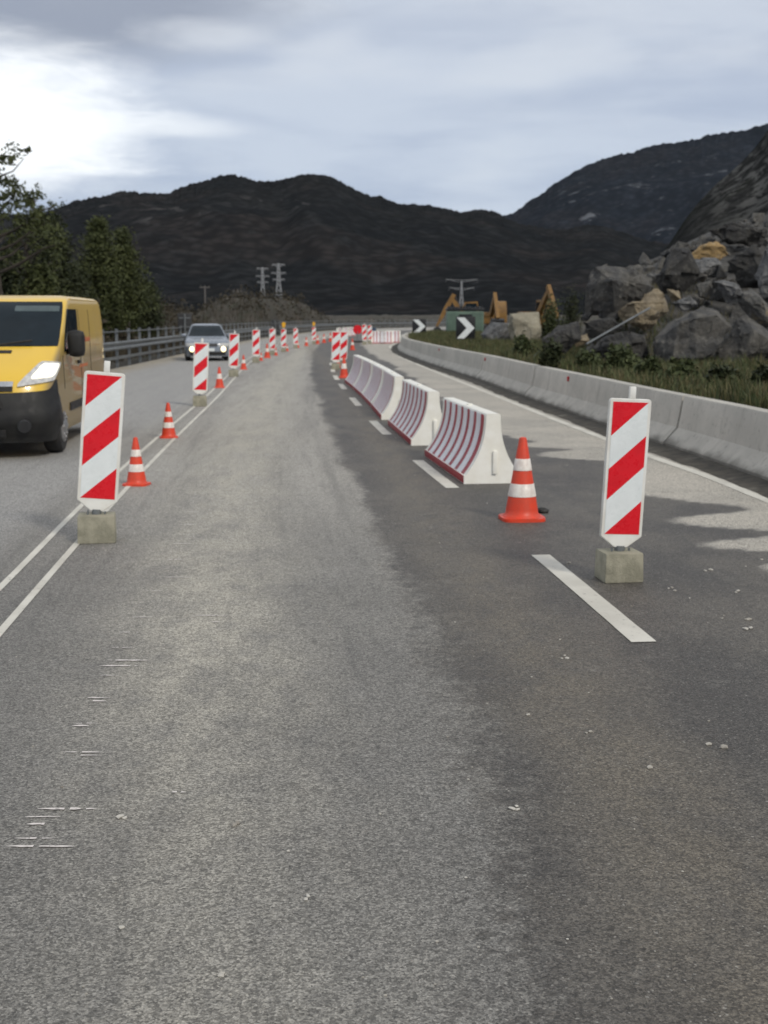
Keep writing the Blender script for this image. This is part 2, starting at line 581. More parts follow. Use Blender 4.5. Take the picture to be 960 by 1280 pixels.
band2 = np.exp(-((XX - interp(BAND, YY) - 1.5) / 0.45) ** 2) * 0.3
leftl = sstep(0.3, -0.3, XX + 0.062 * YY + 2.35)          # beyond the double line
sand = sstep(1.5, 0.4, XX - xl_)
dust_sheen = sstep(5.5, 15, YY)  # far lane paler: dust, with grazing sheen put into the colour
m, nt, b = material('asphalt')
o = nt.add('ShaderNodeTexCoord').outputs['Object']


def attr(n):
    a = nt.add('ShaderNodeAttribute', attribute_name=n)
    return a.outputs['Fac']


big = nt.noise(o, 0.55, 5, 0.6)
sepo = nt.add('ShaderNodeSeparateXYZ')
nt.l.new(o, sepo.inputs[0])
lane = nt.add('ShaderNodeCombineXYZ')          # follows the lane: across, and slowly along
nt.put(lane.inputs[0], attr('lane_x'))
nt.put(lane.inputs[1], nt.math('MULTIPLY', sepo.outputs[1], 0.045))
streak = nt.noise(lane.outputs[0], 2.6, 6, 0.68)
streak_fine = nt.noise(lane.outputs[0], 11.0, 5, 0.7)
pat = nt.noise(nt.vmul(o, (1.0, 0.35, 1.0)), 2.6, 7, 0.7)
blot = nt.noise(o, 4.2, 7, 0.72)
fine = nt.noise(o, 26, 5, 0.75)


def rnd(scale):
    q = nt.add('ShaderNodeSeparateColor')
    nt.l.new(nt.voro(o, scale, 'F1', 'Color'), q.inputs[0])
    return q.outputs[0]


gdist = nt.voro(o, 105)
base = nt.mix(nt.ramp(big, 0.3, 0.7), (0.140, 0.135, 0.126), (0.18, 0.174, 0.161))
base = nt.mix(nt.math('MULTIPLY', attr('dust_sheen'), nt.ramp(streak, 0.3, 0.62, 0.35, 1.0)), base, (0.33, 0.315, 0.285))
bandf = nt.math('MULTIPLY', nt.math('ADD', attr('band'), attr('band_two')), nt.ramp(nt.math('ADD', nt.math('MULTIPLY', pat, 0.6), nt.math('MULTIPLY', blot, 0.4)), 0.34, 0.62, 0.15, 1.0), clamp=True)
base = nt.mix(nt.math('MULTIPLY', bandf, 0.95), base, (0.41, 0.385, 0.325))
base = nt.mix(nt.math('MULTIPLY', attr('leftlane'), 0.75), base, (0.30, 0.295, 0.285))
base = nt.mix(nt.math('MULTIPLY', nt.ramp(streak_fine, 0.5, 0.72), 0.35), base, nt.mix(0.6, base, (0.06, 0.06, 0.058)))
# dark, damp side of the lane joint with a ragged edge
dsum = nt.math('ADD', attr('dark'), nt.math('ADD', nt.math('MULTIPLY', nt.math('SUBTRACT', nt.noise(o, 9.5, 7, 0.78), 0.5), 1.3), nt.math('MULTIPLY', nt.math('SUBTRACT', pat, 0.5), 0.6)))
drk = nt.math('MULTIPLY', nt.ramp(dsum, 0.34, 0.74), attr('not_shoulder'), clamp=True)
drkcol = nt.mix(nt.ramp(nt.noise(nt.vmul(o, (1, 0.4, 1)), 1.6, 6, 0.65), 0.36, 0.66), (0.070, 0.065, 0.059), (0.112, 0.102, 0.087))
base = nt.mix(drk, base, drkcol)
mudf = nt.math('MULTIPLY', attr('mud'), nt.ramp(nt.noise(nt.vmul(o, (1, 0.5, 1)), 3.2, 6, 0.7), 0.34, 0.6, 0.25, 1.0))
base = nt.mix(nt.math('MULTIPLY', mudf, 0.75), base, (0.138, 0.120, 0.092))
base = nt.mix(nt.math('MULTIPLY', attr('shoulder'), nt.ramp(blot, 0.25, 0.5, 0.8, 1)), base,
              nt.mix(nt.ramp(big, 0.35, 0.65), (0.43, 0.40, 0.345), (0.34, 0.32, 0.28)))
base = nt.mix(nt.math('MULTIPLY', attr('sand'), nt.ramp(pat, 0.3, 0.6)), base, (0.30, 0.26, 0.19))
base = nt.mix(nt.ramp(blot, 0.52, 0.72, 0, 0.38), base, nt.mix(0.7, base, (0.04, 0.04, 0.04)))
base = nt.mix(nt.ramp(blot, 0.44, 0.28, 0, 0.30), base, nt.mix(0.5, base, (0.42, 0.40, 0.36)))
# aggregate: every chip its own grey, binder gaps dark, a few bright chips
fac = nt.math('MULTIPLY_ADD', nt.math('POWER', rnd(128), 1.25), 1.0, 0.55)
fac = nt.math('MULTIPLY', fac, nt.math('MULTIPLY_ADD', rnd(260), 0.7, 0.64))
fac = nt.math('MULTIPLY', fac, nt.ramp(fine, 0.28, 0.50, 0.55, 1.05))
sc_ = nt.add('ShaderNodeVectorMath', operation='SCALE')
nt.l.new(base, sc_.inputs[0])
nt.put(sc_.inputs[3], fac)
base = sc_.outputs[0]
base = nt.mix(nt.ramp(rnd(150), 0.985, 0.995, 0, 0.3), base, (0.62, 0.60, 0.55))
nt.put(b.inputs['Base Color'], base)
nt.put(b.inputs['Roughness'], nt.ramp(drk, 0, 1, 0.72, 0.62))
b.inputs['Specular IOR Level'].default_value = 0.4
bp = nt.add('ShaderNodeBump')
bp.inputs['Strength'].default_value = 0.6
bp.inputs['Distance'].default_value = 0.006
nt.put(bp.inputs['Height'], nt.math('ADD', nt.math('MULTIPLY', gdist, -0.8), fine))
nt.l.new(bp.outputs[0], b.inputs['Normal'])
MT['asphalt'] = m
road = grid_mesh('road', np.stack([XX, YY, np.zeros_like(XX)], -1), MT['asphalt'], None, True,
                 {'dark': dark, 'not_shoulder': 1 - shoulder, 'mud': mud, 'lane_x': lane_x, 'shoulder': shoulder, 'band': band, 'band_two': band2, 'leftlane': leftl, 'sand': sand, 'dust_sheen': dust_sheen})
tag(road, kind='structure')

# markings: worn thermoplastic
m, nt, b = material('road_paint')
o = nt.add('ShaderNodeTexCoord').outputs['Object']
wear = nt.math('ADD', nt.noise(o, 22, 6, 0.75), nt.math('MULTIPLY', nt.noise(o, 3.0, 4), 0.35))
col = nt.mix(nt.ramp(nt.noise(o, 2.0, 5), 0.3, 0.7), (0.66, 0.64, 0.57), (0.52, 0.50, 0.44))
col = nt.mix(nt.ramp(wear, 0.60, 0.44), col, (0.20, 0.19, 0.175))
nt.put(b.inputs['Base Color'], col)
b.inputs['Roughness'].default_value = 0.7
bp = nt.add('ShaderNodeBump')
bp.inputs['Strength'].default_value = 0.4
bp.inputs['Distance'].default_value = 0.004
nt.put(bp.inputs['Height'], nt.noise(o, 60, 5))
nt.l.new(bp.outputs[0], b.inputs['Normal'])
MT['road_paint'] = m
m, nt, b = material('road_paint_thin')
o = nt.add('ShaderNodeTexCoord').outputs['Object']
wear = nt.noise(o, 40, 6, 0.75)
col = nt.mix(nt.ramp(wear, 0.47, 0.33), (0.70, 0.65, 0.62), (0.22, 0.21, 0.2))
nt.put(b.inputs['Base Color'], col)
b.inputs['Roughness'].default_value = 0.75
MT['road_paint_thin'] = m


def ribbon(name, pts, width, m, y0, y1, step=0.5):
    yy = np.arange(y0, y1, step)
    xx = interp(pts, yy)
    dx = np.gradient(xx, yy)
    L = np.sqrt(1 + dx * dx)
    nx, ny = 1 / L, -dx / L
    wv = width / 2 * (1 + 0.10 * (fnoise(yy, yy * 0, 3.0, 2) - 0.5))
    P = np.stack([np.stack([xx - nx * wv, yy - ny * wv, yy * 0 + 0.004], -1), np.stack([xx + nx * wv, yy + ny * wv, yy * 0 + 0.004], -1)], 1)
    return tag(grid_mesh(name, P, m), kind='structure')


DBL_A = [gxy(*p) for p in [(0, 735), (100, 634), (175, 566), (250, 502), (300, 456), (345, 430)]]
DBL_B = [gxy(*p) for p in [(0, 785), (100, 688), (185, 578), (258, 505), (308, 458), (352, 430)]]
DBL_B = [(y, x) for y, x in DBL_B]
A0, B0 = DBL_A[0], DBL_B[0]
DBL_A = [(0, A0[1] + 0.072 * A0[0])] + DBL_A + [(100, -7.2)]
DBL_B = [(y, float(interp(DBL_A, y)) + 0.26) for y in np.linspace(0, 100, 20)]
ribbon('road_marking_double_line', DBL_A, 0.05, MT['road_paint'], 2, 80)
ribbon('road_marking_double_line', DBL_B, 0.05, MT['road_paint'], 2, 80)
EDGE = [gxy(*p) for p in [(960, 626), (880, 594), (820, 573), (760, 550), (700, 527), (640, 503), (580, 479), (530, 459), (497, 444), (492, 437)]]
EDGE = [(0, EDGE[0][1] + 0.45)] + EDGE + [(72, 0.35), (90, 1.35)]
ribbon('road_marking_edge_line', EDGE, 0.13, MT['road_paint'], 2, 88)

# dirt gutter at the foot of the wall
m, nt, b = material('gutter_dirt')
o = nt.add('ShaderNodeTexCoord').outputs['Object']
col = nt.mix(nt.ramp(nt.noise(o, 5, 6, 0.7), 0.35, 0.62), (0.035, 0.032, 0.026), (0.075, 0.066, 0.052))
col = nt.mix(nt.ramp(nt.noise(o, 2.2, 5), 0.55, 0.68), col, (0.13, 0.12, 0.10))
nt.put(b.inputs['Base Color'], col)
b.inputs['Roughness'].default_value = 0.95
MT['gutter_dirt'] = m
yy = np.arange(1, 100, 0.2)
e0 = XR(yy) - 0.30 - 0.14 * (fnoise(yy, yy * 0, 2.0, 11) - 0.3)
e1 = XR(yy) + 0.12
mid = (e0 + e1) / 2
P = np.stack([np.stack([e0, yy, yy * 0 + 0.004], -1), np.stack([mid, yy, 0.022 + 0.02 * fnoise(yy, yy * 0, 4, 8)], -1), np.stack([e1, yy, yy * 0 + 0.05], -1)], 1)
tag(grid_mesh('gutter_strip', P, MT['gutter_dirt']), kind='structure')

# dashes of the lane line
DASH = [gxy(*p) for p in [(740, 750), (541, 591), (474, 534), (444, 502), (428, 483), (420, 472), (416, 463)]]
NEAR, FAR = gxy(805, 803), gxy(673, 692)
DASH[0] = ((NEAR[0] + FAR[0]) / 2, (NEAR[1] + FAR[1]) / 2)
DASHL = [(1, NEAR[1] + 0.5), NEAR, FAR] + DASH[1:] + [(60, DASH[-1][1] - 0.6), (90, DASH[-1][1] + 0.3)]
per = (DASH[-1][0] - DASH[0][0]) / 6
near_d, far_d = NEAR[0], FAR[0]
dl = far_d - near_d
for k in range(9):
    yc = (near_d + far_d) / 2 + k * per if k > 6 else DASH[k][0]
    ribbon('road_marking_dash', DASHL, 0.135, MT['road_paint'], yc - dl / 2, yc + dl / 2, 0.1)

# pale scrapes across the lane
SCR = [(182, 202, 739), (165, 192, 772), (240, 283, 770), (145, 175, 791), (138, 168, 810), (135, 186, 826), (124, 173, 833), (125, 149, 845), (108, 137, 873),
       (110, 134, 877), (92, 119, 905), (90, 112, 908), (78, 127, 941), (88, 127, 945), (47, 121, 1012), (31, 75, 1022), (34, 70, 1031), (5, 93, 1059), (210, 232, 991),
       (18, 66, 1049), (208, 228, 700), (215, 240, 680), (222, 246, 656), (228, 250, 640), (205, 240, 722), (262, 276, 778)]
bm = B()
for x0, x1, py in SCR:
    a, c_ = gp(x0, py), gp(x1, py)
    L = c_.x - a.x
    n = max(4, int(L / 0.018))
    h0 = random.uniform(0.003, 0.0066) * (1 + a.y * 0.15)
    tilt = random.uniform(-0.035, 0.035)
    up_, dn_ = [], []
    for i in range(n + 1):
        q = i / n
        wv = h0 * (math.sin(math.pi * min(1, max(0, q))) ** 0.6 * 0.8 + 0.12) * random.uniform(0.55, 1.3)
        x, y = a.x + L * q, a.y + tilt * L * (q - 0.5) + random.uniform(-0.0008, 0.0008)
        up_.append(bm.verts.new((x, y + wv, 0.004)))
        dn_.append(bm.verts.new((x, y - wv * random.uniform(0.6, 1.2), 0.004)))
    for i in range(n):
        if random.random() < 0.10: continue
        bm.faces.new((dn_[i], dn_[i + 1], up_[i + 1], up_[i]))
tag(obj('road_scrapes', bm, MT['road_paint_thin']), kind='structure')


# ------------------------------------------------------------------ hills
def mat_hill(name, a, b_, c, rock, sc, rlo):
    m, nt, b = material(name)
    o = nt.add('ShaderNodeTexCoord').outputs['Object']
    col = nt.mix(nt.ramp(nt.noise(o, sc, 7, 0.65), 0.35, 0.65), a, b_)
    col = nt.mix(nt.math('MULTIPLY', nt.ramp(nt.noise(o, sc * 0.5, 5, 0.6), 0.50, 0.66), 0.75), col, c)
    col = nt.mix(nt.ramp(nt.voro(o, sc * 7), 0.15, 0.7, 0.0, 0.6), col, tuple(x * 0.45 for x in a))
    col = nt.mix(nt.math('MULTIPLY', nt.ramp(nt.noise(nt.vmul(o, (1.6, 1.6, 0.5)), sc * 2.2, 6, 0.7), 0.52, 0.68), 0.5), col, tuple(x * 1.7 for x in b_))
    st = nt.noise(nt.vmul(o, (0.8, 0.8, 1.3)), sc * 3.2, 7, 0.68, 0.5)
    col = nt.mix(nt.math('MULTIPLY', nt.math('MULTIPLY', nt.ramp(st, rlo, rlo + 0.07), nt.add('ShaderNodeAttribute', attribute_name='crag').outputs['Fac']), 0.75), col, rock)
    nt.put(b.inputs['Base Color'], col)
    b.inputs['Roughness'].default_value = 1.0
    b.inputs['Specular IOR Level'].default_value = 0.0
    bp = nt.add('ShaderNodeBump')
    bp.inputs['Strength'].default_value = 0.8
    bp.inputs['Distance'].default_value = 0.25 / sc * 0.1
    nt.put(bp.inputs['Height'], nt.noise(o, sc * 6, 7, 0.7))
    nt.l.new(bp.outputs[0], b.inputs['Normal'])
    return m


def hill(name, ridge, Dr, Df, Db, m, seed, n=420, rough=1.0, zf=0.0, bumps=0.0, crag=None):
    """terrain with its crest at distance Dr under the given skyline, falling to Df in front and Db behind"""
    px = np.linspace(ridge[0][0], ridge[-1][0], n)
    py = interp(ridge, px)
    d = [direction(a, b_) for a, b_ in zip(px, py)]
    az = np.array([v.x / v.y for v in d])
    el = np.array([v.z / v.y for v in d])
    vs = np.concatenate([np.linspace(0, 1, 70), 1 + np.linspace(0.04, 1, 18)])
    V, A = np.meshgrid(vs, az, indexing='ij')
    wig = (fnoise(A * 9, A * 0, 1.0, seed) - 0.5) * 0.10
    Y = np.where(V <= 1, Df + (Dr - Df) * V, Dr + (Db - Dr) * (V - 1)) * (1 + wig * 0)
    zc = CAMH + el[None, :] * Dr
    prof = np.where(V <= 1, V ** 1.25, np.cos(np.clip(V - 1, 0, 1) * math.pi / 2))
    Z = zf + (zc - zf) * prof
    X = A * Y
    fall = np.sin(np.clip(V, 0, 1) * math.pi) * (V <= 1)
    amp = (zc - zf) * 0.26 * rough
    rid = 1 - np.abs(2 * fnoise(X / Dr * 8, Y / Dr * 5, 1.0, seed + 3, 5) - 1)
    Z = Z + amp * fall * (rid - 0.68)
    Z = Z + bumps * (fnoise(X / bumps * 0.28, Y / bumps * 0.28, 1.0, seed + 7, 2) - 0.35) * np.where(V <= 1.1, np.clip(V * 2, 0, 1), 0)
    if bumps > 2:      # scrub and single trees along the crest
        Z = Z + bumps * 0.55 * (fnoise(A * FPX * 0.42, V * 40, 1.0, seed + 11, 2) - 0.4) * sstep(0.75, 0.97, V) * sstep(1.15, 1.0, V)
    cr = np.zeros_like(Z)
    for cx, cy, rx, ry in (crag or []):
        PX = 480 + A * FPX
        EL = (Z - CAMH) / Y
        PYv = HOR - EL * FPX
        cr = np.maximum(cr, np.exp(-((PX - cx) / rx) ** 2 - ((PYv - cy) / ry) ** 2))
    return tag(grid_mesh(name, np.stack([X, Y, Z], -1), m, None, True, {'crag': cr}), kind='structure')


MT['hill_scrub'] = mat_hill('hill_scrub', (0.015, 0.017, 0.019), (0.023, 0.024, 0.025), (0.034, 0.030, 0.029), (0.12, 0.117, 0.115), 0.012, 0.55)
MT['hill_mountain'] = mat_hill('hill_mountain', (0.015, 0.020, 0.028), (0.022, 0.027, 0.036), (0.028, 0.029, 0.034), (0.17, 0.18, 0.195), 0.010, 0.57)
MT['hill_rock'] = mat_hill('hill_rock', (0.026, 0.027, 0.027), (0.046, 0.046, 0.044), (0.020, 0.023, 0.016), (0.12, 0.12, 0.115), 0.30, 0.50)
RIDGE = [(-420, 330), (-250, 300), (-100, 285), (0, 272), (60, 263), (100, 252), (150, 243), (215, 240), (250, 231), (278, 223), (312, 224), (345, 230), (372, 219), (395, 217), (420, 224), (450, 240),
         (485, 252), (520, 256), (550, 262), (575, 267), (600, 264), (625, 271), (655, 281), (700, 288), (745, 283), (800, 300), (860, 312), (960, 330), (1150, 360), (1400, 385)]
hill('hills', RIDGE, 1500, 700, 2300, MT['hill_scrub'], 5, 1150, 1.0, 0.0, 7.0, [(345, 258, 45, 7), (215, 272, 50, 10), (130, 265, 30, 6)])
MOUNT = [(400, 392), (500, 350), (560, 312), (600, 285), (630, 272), (660, 256), (700, 226), (740, 207), (800, 188), (850, 178), (905, 167), (960, 155), (1040, 138), (1150, 128), (1300, 150), (1500, 230), (1700, 330)]
hill('mountain', MOUNT, 2600, 1500, 3700, MT['hill_mountain'], 15, 900, 1.0, 0.0, 9.0, [(790, 250, 60, 25), (730, 275, 30, 10), (830, 292, 40, 12), (860, 220, 60, 14), (715, 250, 20, 14)])
SLOPE = [(760, 388), (790, 368), (815, 335), (835, 304), (860, 268), (890, 238), (920, 213), (945, 186), (962, 163), (1000, 128), (1100, 70), (1250, 30), (1450, 60), (1600, 150)]
hill('rock_slope_terrain', SLOPE, 92, 50, 150, MT['hill_rock'], 25, 420, 0.9, 0.6, 1.9, [(930, 230, 70, 60)])

# thin valley air
bm = B()
hx = float(max(gx.max(), -gx.min(), gy.max(), -gy.min())) + 60
box(bm, (0, 0, 460), (2 * hx, 2 * hx, 930))
m = bpy.data.materials.new('haze_air')
m.use_nodes = True
nt = NT(m.node_tree)
nt.n.clear()
ho = nt.add('ShaderNodeOutputMaterial')
pv = nt.add('ShaderNodeVolumePrincipled')
pv.inputs['Color'].default_value = (0.86, 0.92, 1.0, 1)
pv.inputs['Density'].default_value = 0.000012
nt.l.new(pv.outputs[0], ho.inputs['Volume'])
tag(obj('haze', bm, m), kind='stuff')

# ------------------------------------------------------------------ traffic beacons
PW, PH = 0.288, 1.0


def rounded(wd, h0, h1, r, n=4):
    pts = []
    for cx, cz, a0 in ((wd / 2 - r, h1 - r, 0), (-wd / 2 + r, h1 - r, 90)):
        for i in range(n + 1):
            a = R(a0 + 90 * i / n)
            pts.append((cx + r * math.cos(a), cz + r * math.sin(a)))
    pts += [(-wd / 2, h0), (-0.045, h0 - 0.075), (0.045, h0 - 0.075), (wd / 2, h0)]
    return pts


def make_beacon(lamp=False):
    t = thing('traffic_beacon', '', 'beacon')
    bm = B()
    box(bm, (0, 0, 0.10), (0.27, 0.24, 0.20), None, 0.012)
    for v in bm.verts:
        k = 1 - 0.035 * (v.co.z / 0.2)
        v.co.x *= k
        v.co.y *= k
    obj('foot_block', bm, MT['concrete_block'], t, 30)
    bm = B()
    prism(bm, rounded(PW, 0.30, 0.30 + PH - 0.075, 0.022), 'y', -0.018, 0.018)
    bmesh.ops.bevel(bm, geom=[e for e in bm.edges], offset=0.004, segments=1, affect='EDGES')
    obj('panel', bm, MT['white_plastic'], t, 30)
    # reflective sheet: white field then three red fields, slightly proud
    bw, z0, z1 = PW - 0.044, 0.315, 0.30 + PH - 0.075 - 0.022
    H = z1 - z0
    sh = bpy.data.meshes.new('reflective_sheet')
    bm = B()
    for sgn in (-1, 1):
        y = sgn * 0.0205

        def poly(pts, mi, dy=0.0):
            vs = [bm.verts.new((x * (-sgn), y + sgn * dy, z)) for x, z in pts]
            f = bm.faces.new(vs)
            f.material_index = mi
        x0, x1 = -bw / 2, bw / 2
        sl = bw * 0.93          # rise of the diagonals
        # field boundaries measured on the left edge from the top
        a = z1 - 0.225 * H
        # white backing split round red so no faces overlap
        c0, c1 = z1 - 0.505 * H, z1 - 0.74 * H
        poly([(x0, z1), (x0, z1 - sl), (x1, z1)], 1)
        poly([(x0, z1 - sl), (x0, c0), (x1, c0 + sl), (x1, z1)], 0)
        poly([(x0, c0), (x0, c1), (x1, c1 + sl), (x1, c0 + sl)], 1)
        poly([(x0, c1), (x0, z0), (x1, z0 + sl), (x1, c1 + sl)], 0)
        poly([(x0, z0), (x1, z0), (x1, z0 + sl)], 1)
    o = obj('reflective_sheet', bm, [MT['sheet_white'], MT['sheet_red']], t)
    bm = B()
    box(bm, (0.012, 0, 0.30 + PH - 0.075 + 0.041), (0.042, 0.03, 0.08), None, 0.004)
    obj('top_stub', bm, MT['white_plastic'], t, 30)
    bm = B()
    bar(bm, (0, 0, 0.195), (0, 0, 0.235), 0.035, 10)
    for sx in (-0.06, 0.06):
        bar(bm, (sx, -0.02, 0.185), (sx, -0.02, 0.225), 0.008, 6)
    obj('socket', bm, MT['galvanised'], t, 30)
    if lamp:
        bm = B()
        box(bm, (0, 0, 1.36), (0.17, 0.13, 0.10), None, 0.02)
        o = obj('warning_lamp', bm, MT['lamp_amber'], t, 30)
        bm = B()
        lathe(bm, [(0.10, -0.03), (0.11, 0), (0.10, 0.03)], 16)
        for v in bm.verts: v.co = Vector((v.co.x, v.co.z - 0.0, v.co.y + 1.50))
        obj('lens', bm, MT['lamp_amber'], o, 40)
    return t


GB = 'red and white beacons along the lane'
b0 = make_beacon()
b0['group'] = GB
bl = make_beacon(True)
bl['group'] = GB
#            px,  py, scale, lean, lamp, label
BEAC = [
    (122, 680, 1.055, 5.2, 0, 'big red and white beacon on concrete block in front of the yellow van'),
    (773, 729, 0.965, 2.6, 0, 'big red and white beacon on concrete block near the concrete wall, beside lane dash'),
    (250, 508, 0.99, 3.2, 0, 'red and white beacon standing in front of the silver car'),
    (292, 471, 1.0, 2.5, 0, 'red and white beacon just past the silver car, small cone at its foot'),
    (320, 453.5, 1.0, 1.5, 0, 'red and white beacon third behind the silver car, two cones at its right'),
    (340.5, 444, 0.96, 1, 0, 'red and white beacon just before the first yellow warning lamp'),
    (354.5, 440, 0.90, 1, 1, 'red and white beacon topped by the nearer yellow warning lamp'),
    (369.5, 435.5, 0.88, 1, 0, 'red and white beacon between the two lamp-topped beacons'),
    (392.5, 430, 0.86, 0, 1, 'red and white beacon topped by the farther yellow warning lamp'),
    (419.5, 462, 1.0, 2.0, 0, 'beacon at far end of the barrier row, left one of the pair'),
    (428.5, 459, 0.98, 3.0, 0, 'beacon at far end of the barrier row, right one of the pair'),
    (455.5, 431, 1.0, 0, 0, 'distant red and white beacon beside the round red sign'),
    (462, 430, 0.95, 1, 0, 'distant red and white beacon beside the blue drum'),
]
used = set()
BEACP = []
for px, py, s, lean, lamp, lab in BEAC:
    src = bl if lamp else b0
    p = gp(px, py)
    p.y += 0.12 * s
    p.x *= (p.y / (p.y - 0.12 * s))
    yaw = (R(9) if px == 773 else math.atan2(p.x, p.y) * -0.55 + R(random.uniform(-4, 4)))
    rot = (0, R(lean - 1.9 * (px - 480) / 350 * 0), yaw)
    if src.name not in used:
        used.add(src.name)
        src.location, src.rotation_euler, src.scale, src['label'] = p, (0, 0, yaw), (s, s, s), lab
        o = src
    else:
        o = dup(src, p, yaw, lab, s)
    BEACP.append((o, lean))
bpy.context.view_layer.update()
for o, lean in BEACP:      # plates lean in their sockets, blocks stay flat on the road
    mtx = Matrix.Translation((0, 0, 0.2)) @ Matrix.Rotation(R(lean), 4, 'Y') @ Matrix.Translation((0, 0, -0.2))
    for ch in o.children:
        if not ch.name.startswith('foot_block'):
            ch.matrix_local = mtx


# ------------------------------------------------------------------ cones
def make_cone(two):
    t = thing('traffic_cone', '', 'cone')
    bm = B()
    prism(bm, [(0.19 * a, 0.13 * b_) for a, b_ in ((1, 1), (-1, 1), (-1, -1), (1, -1))], 'z', 0.0, 0.001)
    bm.free()
    bm = B()
    pts = []
    for i in range(32):
        a = 2 * math.pi * i / 32
        c, s = math.cos(a), math.sin(a)
        pts.append((0.185 * math.copysign(abs(c) ** 0.45, c), 0.185 * math.copysign(abs(s) ** 0.45, s)))
    prism(bm, pts, 'z', 0.0, 0.028)
    bmesh.ops.bevel(bm, geom=[e for e in bm.edges if abs(e.verts[0].co.z - e.verts[1].co.z) < 1e-5 and e.verts[0].co.z > 0.02], offset=0.008, segments=2, affect='EDGES')
    obj('base', bm, MT['cone_orange'], t, 40)
    bm = B()
    lathe(bm, [(0.165, 0.024), (0.15, 0.045), (0.138, 0.06), (0.135, 0.09), (0.034, 0.672), (0.029, 0.694), (0.015, 0.7)], 36)
    obj('cone_body', bm, MT['cone_orange'], t, 40)

    def rad(z): return 0.135 + (z - 0.09) / (0.672 - 0.09) * (0.034 - 0.135)
    for z0, z1 in (((0.20, 0.31), (0.42, 0.52)) if two else ((0.30, 0.47),)):
        bm = B()
        lathe(bm, [(rad(z0) + 0.0005, z0), (rad(z0) + 0.0035, z0 + 0.003), (rad(z1) + 0.0035, z1 - 0.003), (rad(z1) + 0.0005, z1)], 36, (0, 0, 0), False)
        obj('reflective_band', bm, MT['cone_white'], t, 40)
    return t


GC = 'orange traffic cones along the lane'
c2, c1 = make_cone(True), make_cone(False)
CONES = [
    (652, 653, 2, 1.0, 'large orange cone with two white bands near the striped barrier end'),
    (171, 608, 2, 0.70, 'orange cone with two white bands right beside the big left beacon'),
    (211, 548, 2, 0.71, 'orange cone with two white bands standing on the double white line, alone'),
    (274.5, 485, 1, 0.72, 'small one-band orange cone between the silver car beacon and the next'),
    (304.5, 462, 1, 0.68, 'small one-band orange cone at foot of the beacon past the silver car'),
    (326.5, 451, 1, 0.45, 'short orange cone right at the foot of third far beacon'),
    (334, 447.5, 1, 0.85, 'taller distant orange cone after the third far beacon'),
    (345, 444.5, 1, 0.5, 'distant orange cone before the nearer lamp-topped beacon'),
    (359, 439, 1, 0.5, 'distant orange cone just right of the nearer lamp-topped beacon'),
    (372.5, 435, 1, 0.55, 'distant orange cone under the beacon between the lamps'),
    (383, 432.5, 1, 0.75, 'distant orange cone just left of the farther lamp-topped beacon'),
    (397, 430, 1, 0.8, 'distant orange cone just right of the farther lamp-topped beacon'),
    (405, 428.5, 1, 0.85, 'distant orange cone second right of the farther lamp-topped beacon'),
    (413, 427, 1, 0.85, 'distant orange cone third right of the farther lamp-topped beacon'),
    (430, 472.5, 1, 0.85, 'orange cone with white band at the far end of white barrier row'),
    (422.5, 459.5, 1, 0.6, 'small orange cone tucked behind the beacon pair of the barrier row'),
    (440.5, 437.5, 1, 0.85, 'distant orange cone past the beacon pair, open road behind'),
]
used = set()
for px, py, k, s, lab in CONES:
    src = c2 if k == 2 else c1
    p = gp(px, py)
    p = p * (1 + 0.17 * s / p.y)
    p.z = 0
    if src.name not in used:
        used.add(src.name)
        src.location, src.rotation_euler, src.scale, src['label'], src['group'] = p, (0, 0, 0.1), (s, s, s), lab, GC
        other = c1 if k == 2 else c2
        other['group'] = GC
    else:
        dup(src, p, random.uniform(-0.3, 0.3), lab, s)


# ------------------------------------------------------------------ plastic barriers
BL, BHt, BW = 2.55, 0.72, 0.60


def bprofile(n=14):
    """half profile (offset from centre line, height) of the toe-to-top curve"""
    pts = [(0.30, 0.0), (0.30, 0.085)]
    for i in range(n + 1):
        a = i / n
        z = 0.085 + (BHt - 0.02 - 0.085) * a
        off = 0.075 + 0.21 * (1 - a) ** 2.3
        pts.append((off, z))
    pts += [(0.066, BHt - 0.005), (0.05, BHt)]
    return pts


